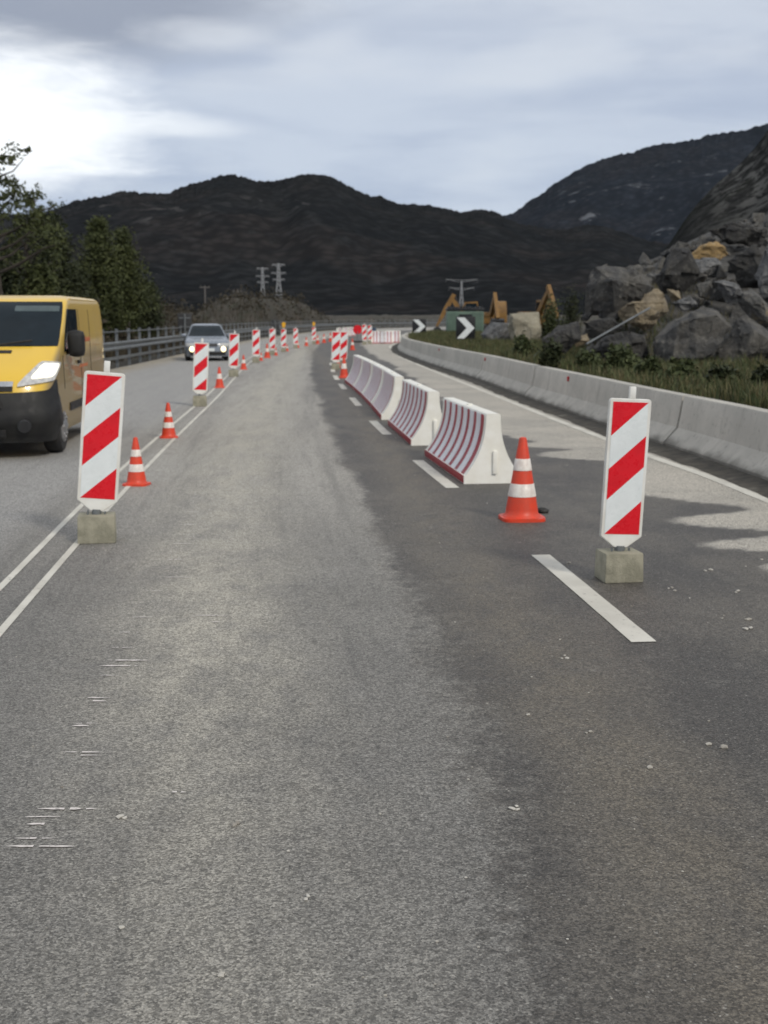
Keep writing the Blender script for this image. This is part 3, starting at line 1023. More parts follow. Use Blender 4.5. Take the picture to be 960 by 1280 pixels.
def make_barrier(name, red, nst=7, L=BL, lilac=None, mr=0.11):
    """local x runs along the barrier (near end at -L/2), striped side is -y"""
    t = thing(name, '', 'barrier')
    pr = bprofile()
    xs, kinds = [-L / 2, -L / 2 + 0.05], ['w']
    xs.append(-L / 2 + mr)
    kinds.append('w')
    wd = (L - 2 * mr) / (2 * nst + (nst - 1) * 1.0 + 0.0)
    x = -L / 2 + mr
    for i in range(nst):
        x += wd * 2 * 0.64
        xs.append(x)
        kinds.append('r')
        if i < nst - 1:
            x += (L - 2 * mr - nst * wd * 2 * 0.64) / (nst - 1)
            xs.append(x)
            kinds.append('b')
    xs += [L / 2 - 0.05, L / 2]
    kinds += ['w', 'w']
    bm = B()
    ring = []
    full = [(-a, z) for a, z in pr] + [(a, z) for a, z in reversed(pr)]
    N = len(full)
    for x in xs:
        ring.append([bm.verts.new((x, y, z)) for y, z in full])
    for k in range(len(xs) - 1):
        for j in range(N - 1):
            f = bm.faces.new((ring[k][j], ring[k + 1][j], ring[k + 1][j + 1], ring[k][j + 1]))
            z = (full[j][1] + full[j + 1][1]) / 2
            face_zone = 2 <= j < len(pr) - 3 or N - len(pr) + 2 < j < N - 3
            f.material_index = 0
            if kinds[k] == 'r' and face_zone: f.material_index = 1
            elif kinds[k] == 'b' and face_zone: f.material_index = 2
    bm.faces.new(ring[0][::-1])
    bm.faces.new(ring[-1])
    # raise the pale ribs a little proud of the red flutes
    ribs = [f for f in bm.faces if f.material_index == 2]
    r = bmesh.ops.extrude_face_region(bm, geom=ribs)
    bmesh.ops.delete(bm, geom=ribs, context='FACES_ONLY')
    nv = [v for v in r['geom'] if isinstance(v, bmesh.types.BMVert)]
    for v in nv:
        v.co.y += math.copysign(0.005, v.co.y)
        v.co.z += 0.001
    for f in bm.faces:
        if f.material_index == 2: pass
    o = obj('shell', bm, [MT['cream_plastic'], red, lilac or MT['barrier_white']], t, 35)
    bm = B()
    for sg in (-1, 1):
        box(bm, (0.0, sg * 0.301, 0.045), (L - 0.06, 0.012, 0.075), None, 0.003)
    obj('toe_strip', bm, red, t, 30)
    for sx in (-1, 1):
        bm = B()
        box(bm, (sx * (L / 2 + 0.012), 0.02, 0.22), (0.03, 0.05, 0.24), None, 0.012)
        obj('coupling', bm, MT['cream_plastic'], t, 30)
    bm = B()
    bar(bm, (0.0, 0, BHt - 0.004), (0.0, 0, BHt + 0.015), 0.035, 16)
    obj('filler_cap', bm, MT['cream_plastic'], t, 30)
    return t


def place_between(src, a, c_, off, label, first):
    """put a barrier so that the foot of its striped side runs from a (near) to c_ (far)"""
    a, c_ = Vector((a.x, a.y, 0)), Vector((c_.x, c_.y, 0))
    u = (c_ - a).normalized()
    nrm = Vector((u.y, -u.x, 0))
    ctr = (a + c_) / 2 + nrm * off
    rz = math.atan2(u.y, u.x) - 0.0
    o = src if first else dup(src, ctr, rz, label)
    o.location, o.rotation_euler, o['label'] = ctr, (0, 0, rz), label
    o.scale = ((c_ - a).length / BL, 1, 1)
    return o


GP = 'striped plastic barriers along the lane line'
pb = make_barrier('plastic_barrier', MT['barrier_red'])
pb['group'] = GP
# striped face must look left (towards -x): along +y direction local -y is +x, so turn the pieces by using the far->near order


pbr = make_barrier('plastic_barrier', MT['barrier_red'], 7, BL, None, 0.27)
pbr['group'] = GP


def lane_barrier(a, c_, label, first=False, src=None):
    src = src or pb
    a, c_ = Vector((a.x, a.y, 0)), Vector((c_.x, c_.y, 0))
    u = (a - c_).normalized()
    n_right = Vector((-u.y, u.x, 0))
    if n_right.x < 0: n_right = -n_right
    ctr = (a + c_) / 2 + n_right * 0.30
    rz = math.atan2(u.y, u.x)
    o = src if first else dup(src, ctr, rz, label)
    o.location, o.rotation_euler, o['label'] = ctr, (0, 0, rz), label
    o.scale = ((c_ - a).length / BL, 1, 1)
    return o


lane_barrier(gp(580, 605), gp(531, 570), 'white barrier with red stripes and open end face, behind the large cone', True)
lane_barrier(gp(514, 557), gp(485, 531), 'second red-striped white barrier, standing alone behind the first one')
q0, q1 = gp(477, 525), gp(431, 478)
qs = [q0.lerp(q1, k / 4) for k in range(5)]
bow = [0, 0.10, 0.13, 0.10, 0]
for k in range(5): qs[k].x -= bow[k] * -0.4
LB = ['lilac-striped white barrier at the near end of the closed row of four', 'second lilac-striped barrier of the closed row of four',
      'third lilac-striped barrier of the closed row of four', 'last lilac-striped barrier of the row of four, next to the beacon pair']
for k in range(4):
    u = (qs[k + 1] - qs[k]).normalized()
    lane_barrier(qs[k] + u * 0.05, qs[k + 1] - u * 0.05, LB[k], k == 0, pbr)
# distant barriers closing the road
GQ = 'distant plastic barriers across the road'
pr_ = make_barrier('plastic_barrier', MT['barrier_red_pale'], 4, 1.0)
pr_['group'] = GQ
FARB = [(473, 429.5, 0, 'distant pink and white barrier nearest the blue drum'), (482.5, 429.5, 0, 'distant pink and white barrier, middle of the crosswise row'),
        (492, 428.5, 0, 'distant pink and white barrier, end of crosswise row by the wall'), (424, 421.5, 1.35, 'distant white barrier seen end-on behind the beacon pair, left'),
        (431, 420.5, 1.25, 'distant white barrier seen end-on behind the beacon pair, middle'), (438, 420, 1.1, 'distant white barrier seen end-on behind the beacon pair, right')]
for k, (px, py, rz, lab) in enumerate(FARB):
    p = gp(px, py)
    s = 0.52 * p.y / FPX * 19 / 0.55
    if k == 0:
        pr_.location, pr_.rotation_euler, pr_['label'] = p, (0, 0, rz), lab
        o = pr_
    else:
        o = dup(pr_, p, rz, lab)
    o.scale = (0.9, 1, 1.1)

# round red sign, blue drum at the far bend
p = gp(447, 428)
t = thing('road_sign', 'round red road sign on a low stand at the far bend', 'road sign', p)
bm = B(); bar(bm, (0, 0, 0.05), (0, 0, 0.75), 0.03); obj('post', bm, MT['galvanised'], t)
bm = B(); box(bm, (0, 0, 0.05), (0.8, 0.5, 0.1), None, 0.02); obj('foot', bm, MT['rubber'], t)
bm = B()
lathe(bm, [(0.29, -0.012), (0.30, 0), (0.29, 0.012)], 28)
for v in bm.verts: v.co = Vector((v.co.x, v.co.z, v.co.y + 0.85))
d_ = obj('disc', bm, MT['sheet_red'], t, 30)
p = gp(465, 427)
bm = B()
lathe(bm, [(0.28, 0), (0.3, 0.03), (0.28, 0.3), (0.31, 0.33), (0.28, 0.36), (0.28, 0.62), (0.31, 0.65), (0.28, 0.68), (0.28, 0.9), (0.3, 0.93), (0.26, 0.95)], 22)
o = obj('drum', bm, MT['plate_blue'], None, 40)
o.location = p
tag(o, 'dark blue drum standing on the road at the far bend', 'drum')

# ------------------------------------------------------------------ concrete wall
m, nt, b = material('barrier_concrete')
o = nt.add('ShaderNodeTexCoord').outputs['Object']
sepn = nt.add('ShaderNodeSeparateXYZ')
nt.l.new(o, sepn.inputs[0])
col = nt.mix(nt.ramp(nt.noise(o, 1.1, 6, 0.65), 0.35, 0.65), (0.50, 0.48, 0.43), (0.41, 0.395, 0.355))
runs = nt.noise(nt.vmul(o, (3.2, 3.2, 0.35)), 1.4, 6, 0.7)
col = nt.mix(nt.math('MULTIPLY', nt.ramp(runs, 0.52, 0.72), 0.5), col, (0.22, 0.21, 0.185))
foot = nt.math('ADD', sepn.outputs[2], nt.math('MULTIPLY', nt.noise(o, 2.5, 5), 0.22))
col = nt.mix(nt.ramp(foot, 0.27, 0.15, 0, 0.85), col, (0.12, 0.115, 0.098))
col = nt.mix(nt.math('MULTIPLY', nt.ramp(nt.noise(o, 16, 4), 0.58, 0.7), 0.5), col, (0.2, 0.19, 0.17))
nt.put(b.inputs['Base Color'], col)
b.inputs['Roughness'].default_value = 0.9
bp = nt.add('ShaderNodeBump')
bp.inputs['Strength'].default_value = 0.4
bp.inputs['Distance'].default_value = 0.01
nt.put(bp.inputs['Height'], nt.noise(o, 24, 7, 0.7))
nt.l.new(bp.outputs[0], b.inputs['Normal'])
MT['barrier_concrete'] = m
JP = [(0, 0), (0.0, 0.075), (0.17, 0.27), (0.205, 0.45), (0.235, 0.655), (0.25, 0.68), (0.42, 0.68), (0.435, 0.655), (0.47, 0.27), (0.60, 0.075), (0.60, -0.05), (0, -0.05)]
yfull = np.arange(2, 112, 0.25)
xs_ = XR(yfull)
arc = np.concatenate([[0], np.cumsum(np.hypot(np.diff(xs_), np.diff(yfull)))])


def wall_pt(s):
    y = np.interp(s, arc, yfull)
    x = float(XR(y))
    e = 0.3
    dx, dy = float(XR(y + e)) - float(XR(y - e)), 2 * e
    L = math.hypot(dx, dy)
    return Vector((x, float(y), 0)), Vector((dy / L, -dx / L, 0))


def s_of_y(y): return float(np.interp(y, yfull, arc))


JOINTS = [s_of_y(3.0), s_of_y(gp(944, 600).y), s_of_y(gp(826, 560).y), s_of_y(gp(656, 498).y)]
JOINTS[1] = JOINTS[0] + (JOINTS[2] - JOINTS[0]) * 0.5
step = 8.0
while JOINTS[-1] + step < arc[-1] - 1: JOINTS.append(JOINTS[-1] + step)
WL = ['concrete wall segment in the near corner, mostly outside the picture', 'pale concrete wall segment at the edge of the picture, behind the big beacon',
      'concrete wall segment between the two dark joints, with a red reflector', 'concrete wall segment just past the darker joint, below the chevron boulder',
      'concrete wall segment below the large chevron sign', 'concrete wall segment at the start of the bend, before the small chevron',
      'curving concrete wall segment where the dark gutter turns', 'concrete wall segment beyond the turn of the gutter', 'farthest-but-two wall segment behind the bend',
      'farthest-but-one wall segment behind the bend', 'farthest wall segment behind the bend', 'last visible piece of wall', 'end piece of wall beyond the bend']
WALLS = []
for k in range(len(JOINTS) - 1):
    s0, s1 = JOINTS[k] + 0.035, JOINTS[k + 1] - 0.035
    n = max(3, int((s1 - s0) / 0.8))
    c0, _ = wall_pt((s0 + s1) / 2)
    bm = B()
    rings = []
    for i in range(n + 1):
        p, nr = wall_pt(s0 + (s1 - s0) * i / n)
        rings.append([bm.verts.new(p + nr * a + Vector((0, 0, z)) - c0) for a, z in JP])
    for a, c_ in zip(rings, rings[1:]):
        for j in range(len(JP)):
            bm.faces.new((a[j], c_[j], c_[(j + 1) % len(JP)], a[(j + 1) % len(JP)]))
    bm.faces.new(rings[0])
    bm.faces.new(rings[-1][::-1])
    bmesh.ops.bevel(bm, geom=[e for e in bm.edges if len(e.link_faces) == 2 and e.calc_face_angle() > 1.2], offset=0.012, segments=2, affect='EDGES')
    o = obj('concrete_barrier', bm, MT['barrier_concrete'], None, 30)
    o.location = c0
    tag(o, WL[min(k, len(WL) - 1)], 'wall', 'concrete wall segments along the shoulder')
    WALLS.append((s0, s1, o))
bpy.context.view_layer.update()
for px, py in [(711, 483), (607, 459), (549, 444), (526, 440)]:
    # point on the upper face of the wall under that direction
    best = None
    for s in np.arange(arc[0], arc[-1], 0.1):
        p, nr = wall_pt(s)
        q = p + nr * 0.222 + Vector((0, 0, 0.57))
        v = q - Vector((0, 0, CAMH))
        pxq = 480 + FPX * v.x / (v.y * math.cos(PITCH) - v.z * math.sin(PITCH))
        if best is None or abs(pxq - px) < best[0]: best = (abs(pxq - px), s, q, nr)
    _, s, q, nr = best
    for s0, s1, o in WALLS:
        if s0 - 0.1 <= s <= s1 + 0.1:
            bm = B()
            box(bm, q - o.location - nr * 0.012, (0.04, 0.07, 0.09), Matrix.Rotation(math.atan2(nr.y, nr.x), 3, 'Z'), 0.01)
            obj('reflector', bm, MT['reflector_red'], o, 30)
            break

# ------------------------------------------------------------------ guardrail on the far side of the road
t = thing('guardrail', 'long grey steel guardrail with tall posts along the outer bend behind the vehicles', 'guardrail', (0, 0, 0))


def rail_pts(y0, y1, st):
    out_, y = [], y0
    while y < y1:
        out_.append((float(XL(y)) - 0.15, y))
        dx = float(XL(y + 0.5) - XL(y - 0.5))
        y += st / math.hypot(1, dx)
    return out_


def sweep(prof, path):
    bm = B()
    rings = []
    for i, (x, y) in enumerate(path):
        a, c_ = path[max(0, i - 1)], path[min(len(path) - 1, i + 1)]
        L = math.hypot(c_[0] - a[0], c_[1] - a[1])
        nx, ny = (c_[1] - a[1]) / L, -(c_[0] - a[0]) / L
        rings.append([bm.verts.new((x + nx * o_, y + ny * o_, z)) for o_, z in prof])
    for a, c_ in zip(rings, rings[1:]):
        for j in range(len(prof)):
            bm.faces.new((a[j], c_[j], c_[(j + 1) % len(prof)], a[(j + 1) % len(prof)]))
    bm.faces.new(rings[0])
    bm.faces.new(rings[-1][::-1])
    return bm


path = rail_pts(14, 232, 1.0)
W_ = [(0.02, 0.55), (0.09, 0.58), (0.09, 0.63), (0.03, 0.68), (0.03, 0.72), (0.09, 0.77), (0.09, 0.82), (0.02, 0.85), (0.01, 0.85), (0.06, 0.80), (0.06, 0.78), (0.0, 0.72), (0.0, 0.68), (0.06, 0.62), (0.06, 0.60), (0.01, 0.55)]
obj('rail_beam', sweep(W_, path), MT['galvanised'], t, 50)
obj('lower_rail', sweep([(0.02, 0.24), (0.06, 0.24), (0.06, 0.34), (0.02, 0.34)], path), MT['galvanised'], t, 50)
obj('handrail', sweep([(-0.03, 1.17), (0.02, 1.17), (0.02, 1.21), (-0.03, 1.21)], path), MT['galvanised'], t, 50)
pp = rail_pts(14, 232, 2.4)[:100]
bm = B()
box(bm, (-0.06, 0, 0.60), (0.10, 0.055, 1.36), None, 0.006)
post0 = obj('post', bm, MT['galvanised'], t)
for i, (x, y) in enumerate(pp):
    o = post0 if i == 0 else post0.copy()
    if i: COL.objects.link(o)
    o.location = (x, y, 0)

# ------------------------------------------------------------------ bodies stacked from plan outlines (van, car)


class Shell:
    """skin over horizontal outlines: level table gives front x, rear x, half width, front/rear corner depth, squareness by height"""
    def __init__(s, zs, xf, xr, w, cf, cr, n=2.6):
        s.z, s.xf, s.xr, s.w, s.cf, s.cr, s.n = map(lambda v: np.asarray(v, float) if not np.isscalar(v) else v, (zs, xf, xr, w, cf, cr, n))

    def at(s, t, z):
        """t in -1..1: 0 front centre, +-1 rear centre; + is local +y"""
        sg = 1 if t >= 0 else -1
        a = abs(t)
        f = lambda arr: float(np.interp(z, s.z, arr)) if not np.isscalar(arr) else arr
        xf, xr, w, cf, cr = f(s.xf), f(s.xr), f(s.w), f(s.cf), f(s.cr)
        e = 2.0 / s.n
        if a < 0.35:
            q = a / 0.35 * math.pi / 2
            x = xf - cf + cf * max(0, math.cos(q)) ** e
            y = w * max(0, math.sin(q)) ** e
        elif a < 0.75:
            q = (a - 0.35) / 0.40
            x = xf - cf + (xr + cr - xf + cf) * q
            y = w * (1 + 0.0 * q)
        else:
            q = (a - 0.75) / 0.25 * math.pi / 2
            x = xr + cr - cr * max(0, math.sin(q)) ** 0.55
            y = w * max(0, math.cos(q)) ** 0.55
        return Vector((x, sg * y, z))

    def nrm(s, t, z):
        e = 0.004
        du = s.at(min(1, t + e), z) - s.at(max(-1, t - e), z)
        dz = s.at(t, z + 0.006) - s.at(t, z - 0.006)
        n = du.cross(dz)
        if n.length < 1e-9: return Vector((1, 0, 0))
        n.normalize()
        p = s.at(t, z)
        c = Vector(((float(np.mean(s.xf)) + float(np.mean(s.xr))) / 2, 0, p.z - 0.4))
        if n.dot(p - c) < 0: n = -n
        return n

    def t_of_y(s, y, z):
        lo, hi = 0.0, 0.35
        for _ in range(30):
            m_ = (lo + hi) / 2
            if s.at(m_, z).y < abs(y): lo = m_
            else: hi = m_
        return lo * (1 if y >= 0 else -1)

    def t_of_x(s, x, z, sg=1):
        lo, hi = 0.1, 0.85
        for _ in range(30):
            m_ = (lo + hi) / 2
            if s.at(m_, z).x > x: lo = m_
            else: hi = m_
        return lo * sg

    def skin(s, bm, zvals, nt_=96, cap_top=True, cap_bottom=True):
        a = np.concatenate([np.linspace(0, 0.35, 22)[:-1], np.linspace(0.35, 0.75, 18)[:-1], np.linspace(0.75, 1, 9)])
        tsv = np.concatenate([-a[::-1][:-1], a[:-1]])
        rings = [[bm.verts.new(s.at(t, z)) for t in tsv] for z in zvals]
        n = len(tsv)
        for r0, r1 in zip(rings, rings[1:]):
            for i in range(n):
                bm.faces.new((r0[i], r0[(i + 1) % n], r1[(i + 1) % n], r1[i]))
        if cap_top:
            bm.faces.new(rings[-1])
        if cap_bottom: bm.faces.new(rings[0][::-1])

    def patch(s, bm, quad, off, nu=14, nv=10, thick=0.012, rnd=0.0):
        """quad: four (t,z) corners bl, br, tr, tl; a curved sheet with thickness lying off the skin"""
        (a0, b0_), (a1, b1_), (a2, b2_), (a3, b3_) = quad
        top, bot = [], []
        for j in range(nv + 1):
            v = j / nv
            rt, rb = [], []
            for i in range(nu + 1):
                u = i / nu
                uu, vv = u, v
                if rnd:
                    k = 1 - rnd * (abs(2 * v - 1) ** 6)
                    uu = 0.5 + (u - 0.5) * k
                t = (a0 * (1 - uu) + a1 * uu) * (1 - vv) + (a3 * (1 - uu) + a2 * uu) * vv
                z = (b0_ * (1 - uu) + b1_ * uu) * (1 - vv) + (b3_ * (1 - uu) + b2_ * uu) * vv
                p, n = s.at(t, z), s.nrm(t, z)
                rt.append(bm.verts.new(p + n * off))
                rb.append(bm.verts.new(p + n * (off - thick)))
            top.append(rt)
            bot.append(rb)
        for j in range(nv):
            for i in range(nu):
                bm.faces.new((top[j][i], top[j][i + 1], top[j + 1][i + 1], top[j + 1][i]))
                bm.faces.new((bot[j][i], bot[j + 1][i], bot[j + 1][i + 1], bot[j][i + 1]))
        for i in range(nu):
            bm.faces.new((top[0][i], bot[0][i], bot[0][i + 1], top[0][i + 1]))
            bm.faces.new((top[nv][i], top[nv][i + 1], bot[nv][i + 1], bot[nv][i]))
        for j in range(nv):
            bm.faces.new((top[j][0], top[j + 1][0], bot[j + 1][0], bot[j][0]))
            bm.faces.new((top[j][nu], bot[j][nu], bot[j + 1][nu], top[j + 1][nu]))


def cut_arches(o, holes, r, wd):
    """boolean the wheel arches out of a body"""
    bm = B()
    for x, y, z in holes:
        bmesh.ops.create_cone(bm, cap_ends=True, segments=40, radius1=r, radius2=r, depth=wd, matrix=Matrix.Translation((x, y, z)) @ Matrix.Rotation(R(90), 4, 'X'))
    me = bpy.data.meshes.new('cutter')
    bm.to_mesh(me)
    bm.free()
    c_ = bpy.data.objects.new('cutter', me)
    COL.objects.link(c_)
    md = o.modifiers.new('cut', 'BOOLEAN')
    md.operation, md.object, md.solver = 'DIFFERENCE', c_, 'EXACT'
    bpy.context.view_layer.update()
    ev = o.evaluated_get(bpy.context.evaluated_depsgraph_get())
    nm = bpy.data.meshes.new_from_object(ev)
    o.modifiers.clear()
    o.data = nm
    bpy.data.objects.remove(c_)


def make_wheel(parent, x, y, r, wd, side):
    bm = B()
    lathe(bm, [(r * 0.62, -wd / 2), (r * 0.9, -wd / 2), (r * 0.985, -wd * 0.36), (r, -wd * 0.2), (r, wd * 0.2), (r * 0.985, wd * 0.36), (r * 0.9, wd / 2), (r * 0.62, wd / 2), (r * 0.60, wd * 0.3), (r * 0.60, -wd * 0.3)], 40, (0, 0, 0), False)
    for v in bm.verts: v.co = Vector((v.co.x, v.co.z, v.co.y))
    wobj = obj('wheel', bm, MT['rubber'], parent, 40)
    wobj.location = (x, y, r)
    bm = B()
    k = side
    lathe(bm, [(r * 0.63, 0.0), (r * 0.61, 0.04), (r * 0.5, 0.055), (r * 0.30, 0.045), (r * 0.18, 0.075), (r * 0.05, 0.08)], 30)
    for i in range(8):
        a = 2 * math.pi * i / 8
        bmesh.ops.create_cone(bm, cap_ends=True, segments=10, radius1=r * 0.07, radius2=r * 0.06, depth=0.02, matrix=Matrix.Translation((r * 0.41 * math.cos(a), r * 0.41 * math.sin(a), 0.055)))
    for v in bm.verts: v.co = Vector((v.co.x, k * (v.co.z + wd * 0.36), v.co.y))
    obj('rim', bm, MT['wheel_silver'], wobj, 40)


# van paint with road dust on the lower flanks
m, nt, b = material('van_yellow')
o = nt.add('ShaderNodeTexCoord').outputs['Object']
sepn = nt.add('ShaderNodeSeparateXYZ')
nt.l.new(o, sepn.inputs[0])
geo = nt.add('ShaderNodeSeparateXYZ')
tcn_ = nt.add('ShaderNodeTexCoord')
nt.l.new(tcn_.outputs['Normal'], geo.inputs[0])
col = nt.mix(nt.ramp(nt.noise(o, 1.5, 4), 0.3, 0.7), (0.76, 0.50, 0.05), (0.72, 0.47, 0.055))
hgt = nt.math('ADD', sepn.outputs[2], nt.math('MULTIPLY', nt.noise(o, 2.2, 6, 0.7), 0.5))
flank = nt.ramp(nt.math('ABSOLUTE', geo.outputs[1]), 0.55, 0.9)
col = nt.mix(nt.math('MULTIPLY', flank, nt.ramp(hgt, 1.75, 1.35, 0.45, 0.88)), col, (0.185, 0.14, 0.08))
nt.put(b.inputs['Base Color'], col)
nt.put(b.inputs['Roughness'], nt.math('ADD', nt.math('MULTIPLY', flank, 0.25), 0.28))
b.inputs['Coat Weight'].default_value = 0.3
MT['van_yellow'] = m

VZ = [0.22, 0.32, 0.45, 0.60, 0.75, 0.88, 0.96, 1.04, 1.12, 1.20, 1.27, 1.33, 1.50, 1.65, 1.78, 1.87, 1.92, 1.955, 1.975, 1.985]
VF = [-0.10, -0.04, 0.0, 0.0, -0.02, -0.06, -0.11, -0.20, -0.32, -0.45, -0.58, -0.70, -0.97, -1.21, -1.40, -1.55, -1.66, -1.80, -1.98, -2.25]
VR = [-4.74] * 8 + [-4.75] * 4 + [-4.74, -4.72, -4.70, -4.68, -4.66, -4.62, -4.56, -4.4]
VW = [0.90, 0.93, 0.95, 0.955, 0.955, 0.955, 0.95, 0.95, 0.945, 0.945, 0.945, 0.945, 0.94, 0.932, 0.922, 0.91, 0.895, 0.865, 0.81, 0.70]
VCF = [0.42, 0.45, 0.48, 0.50, 0.52, 0.54, 0.56, 0.60, 0.60, 0.58, 0.54, 0.48, 0.36, 0.30, 0.26, 0.24, 0.22, 0.22, 0.22, 0.2]
van = Shell(VZ, VF, VR, VW, VCF, 0.10, 3.0)
fw = gp(80, 565)
sl_v = 0.075
vdir = Vector((sl_v, -1, 0)).normalized()
vperp = Vector((-vdir.y, vdir.x, 0))      # local +y for local +x = vdir
rzv = math.atan2(vdir.y, vdir.x)
FWX = -0.93                                # front axle behind the nose
# outer foot of the front wheel on the camera's side is local (FWX, +0.94)
base = fw - (vdir * FWX + vperp * 0.93)
base.z = 0
t = thing('van', 'yellow delivery van with dirty flank, dark bumper and lit headlight, cut by the picture edge', 'van', base, rzv)
VANT = t
bm = B()
zz = np.unique(np.concatenate([np.linspace(0.26, 1.34, 30), np.linspace(1.34, 1.985, 30)]))
van.skin(bm, zz)
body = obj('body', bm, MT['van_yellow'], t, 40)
AX = (FWX, FWX - 3.10)
cut_arches(body, [(x, s_ * 0.80, 0.34) for x in AX for s_ in (-1, 1)], 0.41, 0.50)
body.data.shade_smooth()
body.data.set_sharp_from_angle(angle=R(40))
bm = B()
box(bm, ((-0.75 - 4.3) / 2, 0, 0.40), (3.3, 1.1, 0.36), None, 0.02)
obj('underbody', bm, MT['rubber'], t)
# bumper: dark lower front wrapping to the arch
bm = B()
prof_hi = lambda y: 0.80 + 0.10 * min(1, abs(y) / 0.9)
nU, nV = 60, 14
rows = []
for j in range(nV + 1):
    row = []
    for i in range(nU + 1):
        tt = -0.36 + 0.72 * i / nU
        k = abs(tt) / 0.36
        zt = 0.80 + 0.06 * k ** 2 + 0.10 * math.exp(-((k - 0.86) / 0.10) ** 2) - 0.16 * max(0, k - 0.9) / 0.1
        z = 0.20 + (zt - 0.20) * j / nV
        bul = 0.035 * math.sin(math.pi * min(1, j / nV * 1.02)) + (0.02 if 4 < j < 9 else 0.006)
        p, n = van.at(tt, max(0.23, z)), van.nrm(tt, max(0.24, z))
        p = p + n * bul
        p.z = z
        row.append(bm.verts.new(p))
    rows.append(row)
for r0, r1 in zip(rows, rows[1:]):
    for i in range(nU): bm.faces.new((r0[i], r0[i + 1], r1[i + 1], r1[i]))
r = bmesh.ops.extrude_face_region(bm, geom=bm.faces[:])
for v in r['geom']:
    if isinstance(v, bmesh.types.BMVert): v.co.x -= 0.06; v.co.y *= 0.97
bump = obj('bumper', bm, MT['bumper_plastic'], t, 45)
for s_ in (-1, 1):
    bm = B()
    y_ = 0.62
    tt = van.t_of_y(s_ * y_, 0.42)
    p, n = van.at(tt, 0.42), van.nrm(tt, 0.42)
    q = n.to_track_quat('Z', 'Y').to_matrix().to_4x4()
    bmesh.ops.create_cone(bm, cap_ends=True, segments=24, radius1=0.085, radius2=0.075, depth=0.03, matrix=Matrix.Translation(p + n * 0.058) @ q)
    obj('fog_lamp', bm, MT['dark_steel'], bump, 40)
for z0, z1, yl in ((0.62, 0.70, 0.38), (0.30, 0.38, 0.42)):
    bm = B()
    a = van.t_of_y(yl, 0.5)
    van.patch(bm, [(-a, z0), (a, z0), (a, z1), (-a, z1)], 0.066, 16, 4, 0.02)
    obj('air_intake', bm, MT['rubber'], bump)
bm = B()
a = van.t_of_y(0.50, 0.9)
van.patch(bm, [(-a, 0.815), (a, 0.815), (a, 0.87), (-a, 0.87)], 0.02, 20, 4, 0.02)
obj('grille', bm, MT['rubber'], t)
bm = B()
van.patch(bm, [(-a, 0.872), (a, 0.872), (a * 1.02, 0.925), (-a * 1.02, 0.925)], 0.024, 20, 4, 0.02)
obj('chrome_strip', bm, MT['chrome'], t, 40)
bm = B()
van.patch(bm, [(-0.272, 1.335), (0.272, 1.335), (0.262, 1.89), (-0.262, 1.89)], 0.006, 40, 16, 0.012, 0.03)
ws = obj('windscreen', bm, MT['glass_dark'], t, 60)
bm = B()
van.patch(bm, [(0.04, 1.765), (0.235, 1.765), (0.235, 1.835), (0.04, 1.835)], 0.0085, 16, 4, 0.006, 0.02)  # light reflection band on the windscreen, put in as a paler sheet
obj('reflection_strip', bm, mat('reflection_strip', (0.07, 0.10, 0.105), (0.05, 0.075, 0.08), 6, 0.35), ws, 60)
bm = B()
a = van.t_of_y(0.40, 1.30)
van.patch(bm, [(-a, 1.255), (a, 1.255), (a, 1.29), (-a, 1.29)], 0.006, 20, 3, 0.012)
obj('cowl_vent', bm, MT['rubber'], t)
